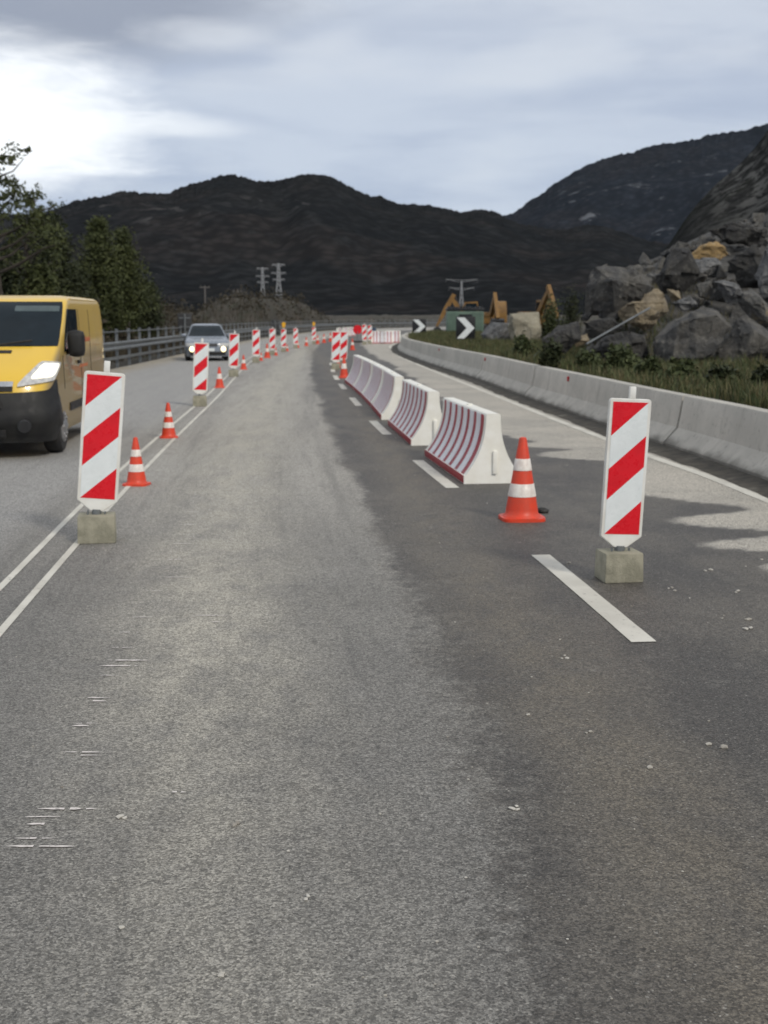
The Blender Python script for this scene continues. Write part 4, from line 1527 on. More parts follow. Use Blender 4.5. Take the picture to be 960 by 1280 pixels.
for s_ in (-1, 1):
    bm = B()
    bar(bm, (-0.66, s_ * 0.1, 1.345), (-0.78, s_ * 0.62, 1.41), 0.012, 6)
    obj('wiper', bm, MT['rubber'], t)
    # side window of the front door and its pillar trim
    bm = B()
    van.patch(bm, [(s_ * van.t_of_x(-1.12, 1.27), 1.26), (s_ * van.t_of_x(-2.30, 1.27), 1.26), (s_ * van.t_of_x(-2.28, 1.78), 1.80), (s_ * van.t_of_x(-1.58, 1.78), 1.80)], 0.006, 12, 10, 0.012, 0.03)
    obj('side_window', bm, MT['glass_dark'], t, 60)
    # headlight: lit reflector under a clear tear-drop lens
    q0 = [(s_ * van.t_of_y(0.52, 0.86), 0.865), (s_ * 0.285, 0.93), (s_ * 0.325, 1.135), (s_ * van.t_of_y(0.76, 1.1), 1.145)]
    bm = B()
    van.patch(bm, q0, 0.028, 16, 12, 0.045, 0.10)
    hl = obj('headlight', bm, MT['lamp_glass'], t, 60)
    bm = B()
    van.patch(bm, [(s_ * van.t_of_y(0.68, 0.95), 0.945), (s_ * 0.27, 0.965), (s_ * 0.305, 1.115), (s_ * van.t_of_y(0.79, 1.08), 1.115)], 0.034, 16, 12, 0.02, 0.16)
    obj('lit_lamp', bm, MT['lamp_lit'], hl, 60)
    # mirror
    bm = B()
    box(bm, (-1.30, s_ * 1.075, 1.36), (0.17, 0.22, 0.34), None, 0.078)
    mr_ = obj('mirror', bm, MT['bumper_plastic'], t, 60)
    bm = B()
    bar(bm, (-1.36, s_ * 0.90, 1.24), (-1.32, s_ * 1.04, 1.28), 0.035, 8)
    obj('mirror_arm', bm, MT['bumper_plastic'], mr_, 40)
    # door seams, handle, mouldings
    for xx in (-1.02, -2.42, -3.30):
        bm = B()
        p0 = []
        for z in np.linspace(0.42 if xx != -1.02 else 0.80, 1.80 if xx != -1.02 else 1.22, 14):
            p0.append(van.at(s_ * van.t_of_x(xx, z), z) + Vector((0, s_ * 0.001, 0)))
        for u_, v_ in zip(p0, p0[1:]): bar(bm, u_, v_, 0.005, 5)
        obj('door_seam', bm, MT['rubber'], t)
    bm = B()
    box(bm, (-2.2, s_ * 0.962, 1.10), (0.16, 0.03, 0.045), None, 0.01)
    obj('door_handle', bm, MT['bumper_plastic'], t, 40)
    bm = B()
    tx = [s_ * van.t_of_x(-1.36, 0.6), s_ * van.t_of_x(-3.55, 0.6)]
    van.patch(bm, [(tx[0], 0.50), (tx[1], 0.50), (tx[1], 0.60), (tx[0], 0.60)], 0.018, 20, 3, 0.03)
    obj('side_moulding', bm, MT['bumper_plastic'], t, 40)
    bm = B()
    tx = [s_ * van.t_of_x(-2.5, 1.3), s_ * van.t_of_x(-3.3, 1.3)]
    van.patch(bm, [(tx[0], 1.36), (tx[1], 1.36), (tx[1], 1.42), (tx[0], 1.42)], 0.004, 6, 3, 0.006)
    van.patch(bm, [(tx[0], 1.02), (tx[1] * 0.97, 1.02), (tx[1] * 0.97, 1.06), (tx[0], 1.06)], 0.004, 6, 3, 0.006)
    obj('red_decal', bm, MT['red_print'], t)
    for x in AX: make_wheel(t, x, s_ * 0.83, 0.335, 0.215, s_)
bm = B()
for s_ in (-1, 1):
    pts_ = [van.at(s_ * van.t_of_x(x, 1.93), 1.93) for x in np.linspace(-2.0, -4.4, 12)]
    for u_, v_ in zip(pts_, pts_[1:]): bar(bm, u_, v_, 0.012, 6)
obj('roof_gutter', bm, MT['van_yellow'], t)

# ------------------------------------------------------------------ silver car
cz = [0.18, 0.28, 0.42, 0.56, 0.66, 0.74, 0.80, 0.85, 0.89, 0.92]
low = Shell(cz, [-0.06, -0.01, 0, -0.01, -0.03, -0.10, -0.30, -0.60, -0.92, -1.15], [-4.36, -4.40, -4.42, -4.42, -4.40, -4.38, -4.34, -4.25, -4.05, -3.95],
            [0.80, 0.83, 0.85, 0.86, 0.86, 0.855, 0.84, 0.82, 0.79, 0.76], [0.38, 0.40, 0.42, 0.42, 0.42, 0.42, 0.40, 0.36, 0.30, 0.26], 0.35, 2.6)
top_ = Shell([0.88, 0.95, 1.10, 1.22, 1.32, 1.38, 1.41, 1.425], [-0.98, -1.10, -1.40, -1.62, -1.82, -1.98, -2.15, -2.4], [-4.05, -3.98, -3.80, -3.62, -3.42, -3.25, -3.05, -2.85],
             [0.78, 0.765, 0.70, 0.65, 0.605, 0.565, 0.50, 0.38], [0.30, 0.30, 0.27, 0.24, 0.2, 0.18, 0.16, 0.12], 0.3, 3.2)
p = gp(260, 451.5)
cd = Vector((0.16, -1, 0)).normalized()
t = thing('car', 'silver saloon car driving towards the camera with yellowish lit headlights', 'car', p, math.atan2(cd.y, cd.x))
bm = B()
low.skin(bm, np.linspace(0.18, 0.92, 26))
cb = obj('body', bm, MT['silver_paint'], t, 40)
CAX = (-0.80, -3.45)
cut_arches(cb, [(x, s_ * 0.80, 0.31) for x in CAX for s_ in (-1, 1)], 0.36, 0.42)
cb.data.shade_smooth()
cb.data.set_sharp_from_angle(angle=R(40))
bm = B()
top_.skin(bm, np.linspace(0.88, 1.425, 22))
obj('cabin', bm, MT['silver_paint'], t, 40)
bm = B()
box(bm, (-2.1, 0, 0.32), (3.0, 1.1, 0.24), None, 0.02)
obj('underbody', bm, MT['rubber'], t)
bm = B()
top_.patch(bm, [(-0.255, 0.945), (0.255, 0.945), (0.24, 1.35), (-0.24, 1.35)], 0.006, 30, 10, 0.012, 0.03)
obj('windscreen', bm, MT['glass_dark'], t, 60)
bm = B()
top_.patch(bm, [(0.80, 0.96), (1.0, 0.96), (1.0, 1.33), (0.80, 1.33)], 0.006, 12, 8, 0.012)
top_.patch(bm, [(-1.0, 0.96), (-0.80, 0.96), (-0.80, 1.33), (-1.0, 1.33)], 0.006, 12, 8, 0.012)
obj('rear_window', bm, MT['glass_dark'], t, 60)
bm = B()
low.patch(bm, [(-0.2, 0.24), (0.2, 0.24), (0.2, 0.36), (-0.2, 0.36)], 0.014, 20, 4, 0.02)
obj('air_intake', bm, MT['rubber'], t)
bm = B()
a = low.t_of_y(0.38, 0.6)
low.patch(bm, [(-a, 0.56), (a, 0.56), (a, 0.67), (-a, 0.67)], 0.012, 16, 4, 0.02)
gr_ = obj('grille', bm, MT['dark_steel'], t)
bm = B()
bmesh.ops.create_cone(bm, cap_ends=True, segments=20, radius1=0.06, radius2=0.055, depth=0.02, matrix=Matrix.Translation((0.0, 0, 0.62)) @ Matrix.Rotation(R(90), 4, 'Y'))
obj('badge', bm, MT['chrome'], gr_)
bm = B()
box(bm, (0.018, 0, 0.44), (0.012, 0.52, 0.11), None, 0.003)
obj('number_plate', bm, MT['sheet_white'], t)
for s_ in (-1, 1):
    bm = B()
    q = [(s_ * low.t_of_y(0.42, 0.6), 0.55), (s_ * 0.30, 0.57), (s_ * 0.31, 0.68), (s_ * low.t_of_y(0.44, 0.66), 0.68)]
    low.patch(bm, q, 0.014, 12, 6, 0.03, 0.1)
    hl = obj('headlight', bm, MT['lamp_glass'], t, 60)
    bm = B()
    tt = low.t_of_y(s_ * 0.60, 0.46)
    pq, n = low.at(tt, 0.46), Vector((1, 0, 0))
    bmesh.ops.create_uvsphere(bm, u_segments=16, v_segments=10, radius=0.10, matrix=Matrix.Translation(pq + n * 0.0) @ Matrix.Diagonal((0.55, 1, 1, 1)))
    obj('driving_lamp', bm, MT['lamp_warm'], t, 60)
    bm = B()
    top_.patch(bm, [(s_ * 0.36, 0.97), (s_ * 0.74, 0.97), (s_ * 0.68, 1.34), (s_ * 0.42, 1.34)], 0.006, 12, 6, 0.012)
    obj('side_window', bm, MT['glass_dark'], t, 60)
    bm = B()
    box(bm, (-1.32, s_ * 0.90, 0.98), (0.12, 0.20, 0.13), None, 0.04)
    obj('mirror', bm, MT['silver_paint'], t, 60)
    for x in CAX: make_wheel(t, x, s_ * 0.75, 0.305, 0.2, s_)


# ------------------------------------------------------------------ chevron signs and the backs of signs
def chevron(px, py, Y, wpx, hpx, label, zg):
    c_ = at(px, py, Y)
    wd, ht = wpx * Y / FPX, hpx * Y / FPX
    t = thing('chevron_sign', label, 'road sign', (c_.x, Y, zg), 0.03, 'chevron signs behind the wall')
    z0 = c_.z - zg
    bm = B()
    box(bm, (0, 0, z0), (wd, 0.03, ht), None, 0.008)
    bd = obj('sign_board', bm, MT['sign_black'], t, 30)
    bm = B()
    k = wd / 2
    h2 = ht / 2
    pts = [(-k * 0.92, h2 * 0.92), (-k * 0.12, h2 * 0.92), (k * 0.92, 0), (-k * 0.12, -h2 * 0.92), (-k * 0.92, -h2 * 0.92), (k * 0.10, 0)]
    prism(bm, [(x, z + z0) for x, z in pts], 'y', -0.022, -0.017)
    obj('arrow_symbol', bm, MT['sheet_white'], bd)
    for sx in (-1, 1):
        bm = B()
        bar(bm, (sx * wd * 0.3, 0.05, -0.25), (sx * wd * 0.3, 0.05, z0 + h2 * 0.8), 0.03)
        obj('post', bm, MT['galvanised'], t)
    return t


zg1 = float(ground_z(at(584, 409, 52).x, 52))
zg2 = float(ground_z(at(525, 408, 84).x, 84))
chevron(582, 410, 52, 24, 28, 'larger black chevron sign with white arrow in front of the green container', zg1)
chevron(524, 408, 84, 17, 18, 'smaller distant chevron sign with white arrow at the wall bend', zg2)


def sign_back(px, py, Y, wpx, hpx, label):
    c_ = at(px, py, Y)
    zg = float(ground_z(c_.x, Y))
    t = thing('road_sign', label, 'road sign', (c_.x, Y, zg), 0.1, 'road signs seen from behind')
    wd, ht = wpx * Y / FPX, hpx * Y / FPX
    z0 = c_.z - zg
    bm = B()
    box(bm, (0, 0, z0), (wd, 0.03, ht), None, 0.01)
    obj('sign_board', bm, MT['dark_steel'], t, 30)
    bm = B()
    bar(bm, (0, -0.06, -0.2), (0, -0.06, z0 + ht * 0.48), 0.045, 8)
    obj('post', bm, MT['galvanised'], t)
    bm = B()
    for q in (-0.25, 0.25): box(bm, (0, -0.03, z0 + q * ht), (wd * 0.8, 0.03, 0.05))
    obj('bracket', bm, MT['galvanised'], t)


sign_back(231, 403, 62, 17, 22, 'dark back of a square road sign on a grey post behind the silver car')
sign_back(344, 409, 108, 10, 18, 'small dark back of a road sign behind the guardrail near the lamp beacons')

# ------------------------------------------------------------------ container and machines
c_ = at(582, 400, 96)
t = thing('site_container', 'green site container with dark roof rack behind the large chevron sign', 'container', (c_.x, 96, 0.6), 0.0)
wd = 45 * 96 / FPX
zt = at(582, 389, 96).z - 0.6
bm = B()
box(bm, (0, 1.2, zt / 2), (wd, 2.4, zt), None, 0.03)
for i in range(7):
    for x in (-wd / 2 + 0.12 + i * (wd * 0.30 / 7), wd / 2 - 0.12 - i * (wd * 0.30 / 7)):
        box(bm, (x, -0.012, zt / 2), (0.06, 0.03, zt * 0.86))
bd = obj('container_body', bm, MT['container_green'], t, 30)
bm = B(); box(bm, (0, -0.01, zt * 0.45), (wd * 0.36, 0.03, zt * 0.8), None, 0.01); dd = obj('door', bm, MT['sign_black'], t)
bm = B(); bar(bm, (wd * 0.13, -0.05, zt * 0.3), (wd * 0.13, -0.05, zt * 0.6), 0.02, 6); obj('handle', bm, MT['galvanised'], dd)
bm = B()
box(bm, (0, 1.2, zt + 0.13), (wd + 0.1, 2.5, 0.18), None, 0.04)
for i in range(9):
    box(bm, (-wd / 2 + (i + 0.5) * wd / 9, 1.0 + 0.1 * math.sin(i * 7), zt + 0.27 + 0.07 * math.sin(i * 3.1)), (0.22, 0.8, 0.18 + 0.1 * math.sin(i * 5)), None, 0.03)
obj('roof_rack', bm, MT['sign_black'], t, 30)


def arm_seg(bm, a, c_, w0, w1, wd):
    a, c_ = Vector(a), Vector(c_)
    d = (c_ - a).normalized()
    n = Vector((-d.z, 0, d.x))
    pts = [a + n * w0 * 0.5, a + (c_ - a) * 0.45 + n * max(w0, w1) * 0.62, c_ + n * w1 * 0.5, c_ - n * w1 * 0.5, a + (c_ - a) * 0.45 - n * max(w0, w1) * 0.5, a - n * w0 * 0.5]
    prism(bm, [(p_.x, p_.z) for p_ in pts], 'y', a.y - wd / 2, a.y + wd / 2)


def excavator(x, y, zg, rz, elbow, tip, label, s=1.0):
    """local x forward; boom from the deck to elbow, stick from elbow to tip"""
    t = thing('excavator', label, 'excavator', (x, y, zg), rz, 'yellow excavators behind the boulders')
    for sy in (-0.85, 0.85):
        bm = B()
        n = 12
        pts = [(1.35 + 0.36 * math.cos(R(a)), 0.38 + 0.36 * math.sin(R(a))) for a in np.linspace(-90, 90, n)] + [(-1.35 + 0.36 * math.cos(R(a)), 0.38 + 0.36 * math.sin(R(a))) for a in np.linspace(90, 270, n)]
        prism(bm, pts, 'y', sy - 0.22, sy + 0.22)
        obj('track', bm, MT['rubber'], t)
    bm = B()
    box(bm, (-0.35, 0, 1.22), (2.5, 1.9, 0.75), None, 0.08)
    box(bm, (-1.35, 0, 1.5), (0.9, 1.85, 0.55), None, 0.1)
    box(bm, (0, 0, 0.72), (1.0, 1.0, 0.3))
    obj('deck', bm, MT['machine_yellow'], t, 30)
    bm = B()
    prism(bm, [(0.9, 1.3), (0.95, 1.9), (0.65, 2.6), (-0.4, 2.65), (-0.5, 1.3)], 'y', 0.05, 0.9)
    cb_ = obj('cab', bm, MT['machine_yellow'], t, 30)
    for sy in (0.035, 0.915):
        bm = B()
        prism(bm, [(0.78, 1.75), (0.6, 2.48), (-0.3, 2.5), (-0.36, 1.75)], 'y', sy - 0.02, sy + 0.02)
        obj('cab_window', bm, MT['glass_dark'], cb_)
    root = Vector((0.7, -0.3, 1.5))
    E, T = Vector((elbow[0], -0.3, elbow[1])), Vector((tip[0], -0.3, tip[1]))
    bm = B(); arm_seg(bm, root, E, 0.36, 0.28, 0.30); obj('boom', bm, MT['machine_yellow'], t)
    bm = B(); arm_seg(bm, E + (E - T).normalized() * 0.4, T, 0.34, 0.18, 0.26); obj('stick', bm, MT['machine_yellow'], t)
    bm = B(); bar(bm, root.lerp(E, 0.35) + Vector((0, -0.03, 0.32)), E + (E - T).normalized() * 0.35 + Vector((0, 0, 0.05)), 0.07); bar(bm, root + Vector((0.4, 0.26, -0.2)), root.lerp(E, 0.5) + Vector((0, 0.26, -0.15)), 0.07)
    obj('hydraulic_ram', bm, MT['dark_steel'], t)
    bm = B()
    prism(bm, [(T.x - 0.1, T.z), (T.x + 0.25, T.z - 0.15), (T.x + 0.1, T.z - 0.7), (T.x - 0.45, T.z - 0.8), (T.x - 0.65, T.z - 0.45)], 'y', -0.8, 0.2)
    obj('bucket', bm, MT['dark_steel'], t)


def exc_at(pe, pt, Y, pbase, rz, zg, label):
    """find elbow and tip in the machine's own plane from where they are seen (rz: heading towards -x or +x)"""
    e, q, b_ = at(*pe, Y), at(*pt, Y), at(pbase, 400, Y)
    sg = math.cos(rz)
    f = lambda p_: ((p_.x - b_.x) / (sg if abs(sg) > 0.2 else math.copysign(0.2, sg)), p_.z - zg)
    excavator(b_.x, Y, zg, rz, f(e), f(q), label)


exc_at((565, 373), (546, 408), 108, 590, R(180), 0.3, 'yellow excavator behind the green container, its stick hanging at the left')


def exc_face(px, ye, yt, Y, rz, zg, label):
    b_, e, q = at(px, 400, Y), at(px, ye, Y - 2.6), at(px, yt, Y - 4.0)
    excavator(b_.x, Y, zg, R(rz), (2.6, e.z - zg), (4.0, q.z - zg), label)


exc_face(617, 372, 398, 104, -86, 0.3, 'yellow excavator behind the pale block, only its raised arm showing')
exc_face(672, 363, 398, 98, -72, 0.3, 'yellow excavator behind the boulders with the highest arm')


# ------------------------------------------------------------------ pylons and poles
def lattice(bm, w0, w1, z0, z1, n, r):
    for k in range(n):
        a, b_ = z0 + (z1 - z0) * k / n, z0 + (z1 - z0) * (k + 1) / n
        f = lambda z: w0 + (w1 - w0) * (z - z0) / (z1 - z0)
        wa, wb = f(a) / 2, f(b_) / 2
        cs = [(1, 1), (-1, 1), (-1, -1), (1, -1)]
        for i in range(4):
            c0, c1_ = cs[i], cs[(i + 1) % 4]
            bar(bm, (c0[0] * wa, c0[1] * wa, a), (c0[0] * wb, c0[1] * wb, b_), r, 4)
            bar(bm, (c0[0] * wa, c0[1] * wa, a), (c1_[0] * wb, c1_[1] * wb, b_), r * 0.6, 4)
            bar(bm, (c1_[0] * wa, c1_[1] * wa, a), (c0[0] * wb, c0[1] * wb, b_), r * 0.6, 4)


def pylon(px, ytop, Y, label, wide=False, zg=0.0, k=1.0):
    top = at(px, ytop, Y)
    H = top.z - zg
    t = thing('pylon', label, 'pylon', (top.x, Y, zg), 0.2, 'steel electricity pylons')
    bm = B()
    wb = H * 0.20 * k
    r = 0.0042 * H
    lattice(bm, wb, wb * 0.28, 0, H * (0.62 if not wide else 0.72), 6, r)
    lattice(bm, wb * 0.28, wb * 0.18, H * (0.62 if not wide else 0.72), H * 0.97, 5, r)
    obj('mast', bm, MT['pylon_steel'], t)
    arms = [(0.68, 0.105), (0.80, 0.13), (0.95, 0.115)] if not wide else [(0.78, 0.34), (0.99, 0.42)]
    for z, hw in arms:
        bm = B()
        hw *= H
        for sy in (-1, 1):
            bar(bm, (0, sy * 0.3, H * z), (hw, 0, H * (z + (0.03 if wide else 0.0))), r * 0.9, 4)
            bar(bm, (0, sy * 0.3, H * z), (-hw, 0, H * (z + (0.03 if wide else 0.0))), r * 0.9, 4)
        for sx in (-1, 1):
            bar(bm, (0, 0, H * (z - 0.05)), (sx * hw, 0, H * (z + (0.03 if wide else 0))), r * 0.8, 4)
            bar(bm, (sx * hw * 0.5, 0, H * z), (sx * hw * 0.5, 0, H * (z - 0.03)), r * 0.7, 4)
            bar(bm, (sx * hw, 0, H * z), (sx * hw, 0, H * (z - 0.04)), r * 0.6, 4)
        obj('crossarm', bm, MT['pylon_steel'], t)


zf = float(ground_z(-80, 330))
pylon(348, 327, 640, 'taller pale lattice pylon at the foot of the dark hill, right of a pair', False, zf)
pylon(328, 332, 660, 'thinner lattice pylon at the foot of the dark hill, left of a pair', False, zf, 0.85)
pylon(577, 350, 600, 'wide-armed pylon rising behind the green container', True, 0.7, 0.7)


def pole(px, ytop, Y, label):
    top = at(px, ytop, Y)
    zg = float(ground_z(top.x, min(Y, 330)))
    t = thing('utility_pole', label, 'pole', (top.x, Y, zg), 0.3, 'utility poles on the bank')
    H = top.z - zg
    bm = B(); bar(bm, (0, 0, -0.2), (0, 0, H), 0.13, 8, 0.09); obj('shaft', bm, MT['pole_wood'], t)
    bm = B(); box(bm, (0, 0, H - 0.25), (1.5, 0.1, 0.1))
    for x in (-0.6, 0, 0.6): bar(bm, (x, 0, H - 0.2), (x, 0, H + 0.05), 0.04, 6)
    obj('crossarm', bm, MT['pole_wood'], t)


pole(256, 357, 190, 'thin utility pole on the bank above the silver car')
pole(297, 362, 200, 'short forked utility pole on the bank left of the pylons')


# ------------------------------------------------------------------ boulders
def boulder(name, outline, Y, m, label, seed, depth=None, group='boulders of the rockfall', cat='boulder', rough=1.0, ridge=None):
    rd = random.Random(seed)
    P = [at(x, y, Y) for x, y in outline]
    cx = sum(p.x for p in P) / len(P)
    cz_ = sum(p.z for p in P) / len(P)
    wd = max(p.x for p in P) - min(p.x for p in P)
    ht = max(p.z for p in P) - min(p.z for p in P)
    dp = depth or 0.85 * math.sqrt(wd * ht)
    pts = []
    for ri, (x, y) in enumerate(ridge or []):
        k_ = (0.85 if ri == 0 else 0.45) if seed == 31 else 0.5
        q = at(x, y, Y - k_ * dp)
        pts.append(Vector((q.x - cx, -k_ * dp, q.z - cz_)))
    st_ = rd.randint(0, 1)
    for i_, p in enumerate(P):
        pts.append(Vector((p.x - cx, rd.uniform(-0.16, 0.16) * dp, p.z - cz_)))
        if not ridge and i_ % 2 == st_:
            k = rd.uniform(0.45, 0.88)
            pts.append(Vector(((p.x - cx) * k, -dp * rd.uniform(0.28, 0.55), (p.z - cz_) * k)))
        k = rd.uniform(0.6, 0.85)
        pts.append(Vector(((p.x - cx) * k, dp * rd.uniform(0.40, 0.6), (p.z - cz_) * k)))
    bm = B()
    vs = [bm.verts.new(p) for p in pts]
    r = bmesh.ops.convex_hull(bm, input=vs)
    bmesh.ops.delete(bm, geom=[v for v in bm.verts if not v.link_faces], context='VERTS')
    bmesh.ops.dissolve_limit(bm, angle_limit=R(11), verts=bm.verts, edges=bm.edges)
    bmesh.ops.bevel(bm, geom=bm.edges[:], offset=0.016 * min(wd, ht), segments=1, affect='EDGES', profile=0.5)
    bmesh.ops.triangulate(bm, faces=bm.faces)
    for _ in range(5):
        long_ = [e for e in bm.edges if e.calc_length() > 0.085 * max(0.6, math.sqrt(wd * ht))]
        if not long_: break
        bmesh.ops.subdivide_edges(bm, edges=long_, cuts=1)
        bmesh.ops.triangulate(bm, faces=[f for f in bm.faces if len(f.verts) > 3])
    bm.normal_update()
    sc = 1.6 / math.sqrt(wd * ht)
    off = Vector((seed * 3.7, seed * 1.3, seed * 0.7))
    amp = 0.05 * math.sqrt(wd * ht) * rough
    for v in bm.verts:
        n = mnoise.fractal(v.co * sc + off, 0.9, 2.1, 5)
        cell = mnoise.cell(v.co * sc * 1.1 + off) - 0.5
        v.co += v.normal * (amp * 0.8 * n + amp * 1.0 * cell + amp * 0.5 * (mnoise.cell(v.co * sc * 2.9 + off) - 0.5))
    o = obj(name, bm, m, None, 17)
    o.location = (cx, Y, cz_)
    tag(o, label, cat, group)
    return o


def yfor(pb): return 9.95 / (0.30 + (pb - HOR) / FPX) * 1.0


BO = [
    ([(724, 361), (740, 331), (760, 324), (797, 331), (816, 347), (811, 366), (790, 392), (767, 400), (727, 400)], 'rock_grey', 'huge dark grey squarish boulder standing highest at the left of the rockfall'),
    ([(769, 390), (790, 376), (820, 360), (834, 370), (839, 390), (814, 411), (805, 413), (779, 405)], 'rock_tan', 'large tan brown boulder with the leaning iron bar across it'),
    ([(814, 422), (843, 393), (878, 376), (902, 385), (919, 411), (884, 447), (843, 458), (818, 466)], 'rock_grey', 'biggest smooth grey boulder in the middle front of the rockfall'),
    ([(727, 444), (756, 422), (785, 412), (805, 417), (811, 440), (806, 456), (753, 458)], 'rock_dark', 'low dark boulder in front of the tan boulder, above the wall'),
    ([(856, 321), (878, 306), (896, 298), (909, 306), (912, 320), (896, 328), (866, 328)], 'rock_ochre', 'bright orange ochre rock perched near the top of the rockfall'),
    ([(855, 329), (867, 322), (896, 322), (902, 330), (896, 347), (870, 346)], 'rock_pale', 'pale grey rock right under the orange ochre rock'),
    ([(893, 352), (907, 347), (925, 358), (929, 372), (910, 380)], 'rock_pale', 'small pale grey slab pointing down beside the big smooth boulder'),
    ([(917, 366), (939, 362), (966, 388), (972, 419), (942, 404), (928, 378)], 'rock_mixed', 'long grey slab tilted down at the picture edge'),
    ([(884, 450), (925, 393), (937, 390), (951, 414), (972, 422), (972, 447), (913, 458), (896, 458)], 'rock_grey', 'pointed grey boulder with a tan ridge at the lower edge of the heap'),
    ([(890, 458), (913, 447), (951, 454), (955, 466), (928, 472)], 'rock_grey', 'flat thin grey slab lying above the grass'),
    ([(934, 472), (965, 454), (990, 458), (990, 492), (942, 492)], 'rock_dark', 'dark block at the lower corner of the heap beside the wall grass'),
    ([(946, 347), (960, 303), (980, 296), (995, 320), (990, 376), (951, 374)], 'rock_pale', 'upright grey boulder cut by the picture edge'),
    ([(816, 345), (837, 309), (861, 306), (867, 330), (878, 352), (855, 370), (826, 368)], 'rock_dark', 'dark boulder leaning behind the tan boulder and left of the ochre rock'),
    ([(884, 288), (913, 277), (942, 279), (960, 288), (950, 308), (913, 308)], 'rock_dark', 'dark flat slab on top of the rockfall above the ochre rock'),
    ([(906, 326), (942, 307), (956, 317), (950, 360), (926, 362)], 'rock_dark', 'dark boulder between the ochre rock and the picture edge'),
    ([(834, 362), (849, 363), (853, 377), (840, 379)], 'rock_tan', 'small tan stone at the upper corner of the tan boulder'),
    ([(869, 355), (890, 349), (893, 376), (872, 373)], 'rock_mixed', 'small grey stone wedged above the biggest smooth boulder'),
    ([(676, 424), (697, 405), (724, 401), (728, 424), (706, 442), (678, 440)], 'rock_dark', 'low dark boulder left of the squarish boulder, behind the bushes'),
    ([(713, 424), (735, 416), (739, 427), (720, 434)], 'rock_tan', 'small tan stone at the foot of the iron bar'),
    ([(727, 401), (767, 396), (781, 408), (757, 424), (736, 424)], 'rock_dark', 'dark wedge-shaped rock under the squarish boulder'),
    ([(840, 378), (862, 370), (872, 380), (855, 392)], 'rock_pale', 'small pale wedge behind the biggest smooth boulder'),
    ([(865, 330), (885, 345), (880, 356), (862, 350)], 'rock_mixed', 'small mottled stone under the pale grey rock'),
    ([(898, 330), (912, 332), (908, 349), (894, 350)], 'rock_mixed', 'narrow grey stone right of the pale grey rock'),
    ([(940, 420), (975, 400), (990, 430), (965, 446)], 'rock_dark', 'dark rock under the long tilted slab'),
]
for i, (ol, mk, lab) in enumerate(BO):
    pb_ = max(y for _, y in ol)
    boulder('boulder', ol, min(44, max(26.5, yfor(pb_))), MT[mk], lab, 31 + i, ridge={0: [(765, 349), (769, 398), (812, 356), (800, 374)], 1: [(790, 378), (800, 405), (832, 374), (828, 392)], 2: [(848, 398), (838, 452), (898, 392), (880, 446)]}.get(i))
# two blocks further up the verge
MT['rock_beige'] = mat_rock('rock_beige', (0.27, 0.25, 0.19), (0.36, 0.33, 0.25), (0.44, 0.41, 0.34), (0.2, 0.19, 0.17), 0.62)
boulder('boulder', [(634, 410), (636, 391), (673, 390), (677, 415), (668, 438), (640, 440)], 56, MT['rock_beige'], 'pale beige flat-topped block right of the chevron sign and container', 71, None, 'blocks on the verge', 'boulder', 0.6)
boulder('boulder', [(598, 418), (612, 399), (630, 401), (646, 406), (652, 420), (642, 440), (606, 440)], 58, MT['rock_pale'], 'rounded grey boulder between the chevron sign and the pale beige block', 72, None, 'blocks on the verge', 'boulder', 0.8)
# loose rubble between the boulders
bm = B()
for k in range(520):
    x = random.uniform(4.6, 13.5)
    y = random.uniform(28, 49)
    if x < 5.2 + 0.0 * y and y > 40: continue
    z = float(ground_z(x, y))
    s = random.choice([0.08, 0.12, 0.16, 0.22, 0.3, 0.42]) * random.uniform(0.6, 1.1)
    if z < 0.66: continue
    g_ = bmesh.ops.create_icosphere(bm, subdivisions=1, radius=s, matrix=Matrix.Translation((x, y, z + s * 0.2)) @ Matrix.Rotation(random.uniform(0, 6), 4, Vector((random.random(), random.random(), random.random())).normalized()) @ Matrix.Diagonal((1, random.uniform(0.5, 1), random.uniform(0.4, 0.9), 1)))
    for v in g_['verts']: v.co += Vector((random.uniform(-1, 1), random.uniform(-1, 1), random.uniform(-1, 1))) * s * 0.22
tag(obj('rubble', bm, MT['rock_grey']), kind='stuff')
# iron bar leaning on the tan boulder
a_, b_ = at(733, 430, 28.2), at(812, 385, 30.0)
bm = B()
bar(bm, a_, b_, 0.024, 8)
o = obj('iron_bar', bm, MT['galvanised'], None, 40)
tag(o, 'straight pale iron bar leaning across the tan boulder', 'bar')


# ------------------------------------------------------------------ vegetation
def cards(P, size, asp=0.5, up=0.3):
    """one leaf-shaped quad at every point"""
    n = len(P)
    d = rng.normal(size=(n, 3))
    d[:, 2] = d[:, 2] * 0.6 + up
    d /= np.linalg.norm(d, axis=1)[:, None]
    e = np.cross(d, rng.normal(size=(n, 3)))
    e /= np.linalg.norm(e, axis=1)[:, None] + 1e-9
    s = size * rng.uniform(0.6, 1.3, (n, 1))
    V = np.stack([P - d * s * 0.5, P + e * s * asp * 0.5, P + d * s * 0.5, P - e * s * asp * 0.5], 1).reshape(-1, 3)
    F = np.arange(n * 4).reshape(n, 4)
    return V, F


def limb(bm, pts, r0, r1):
    n = len(pts) - 1
    for i in range(n):
        ra, rb = r0 + (r1 - r0) * i / n, r0 + (r1 - r0) * (i + 1) / n
        bar(bm, pts[i], pts[i + 1], ra, 7, rb)


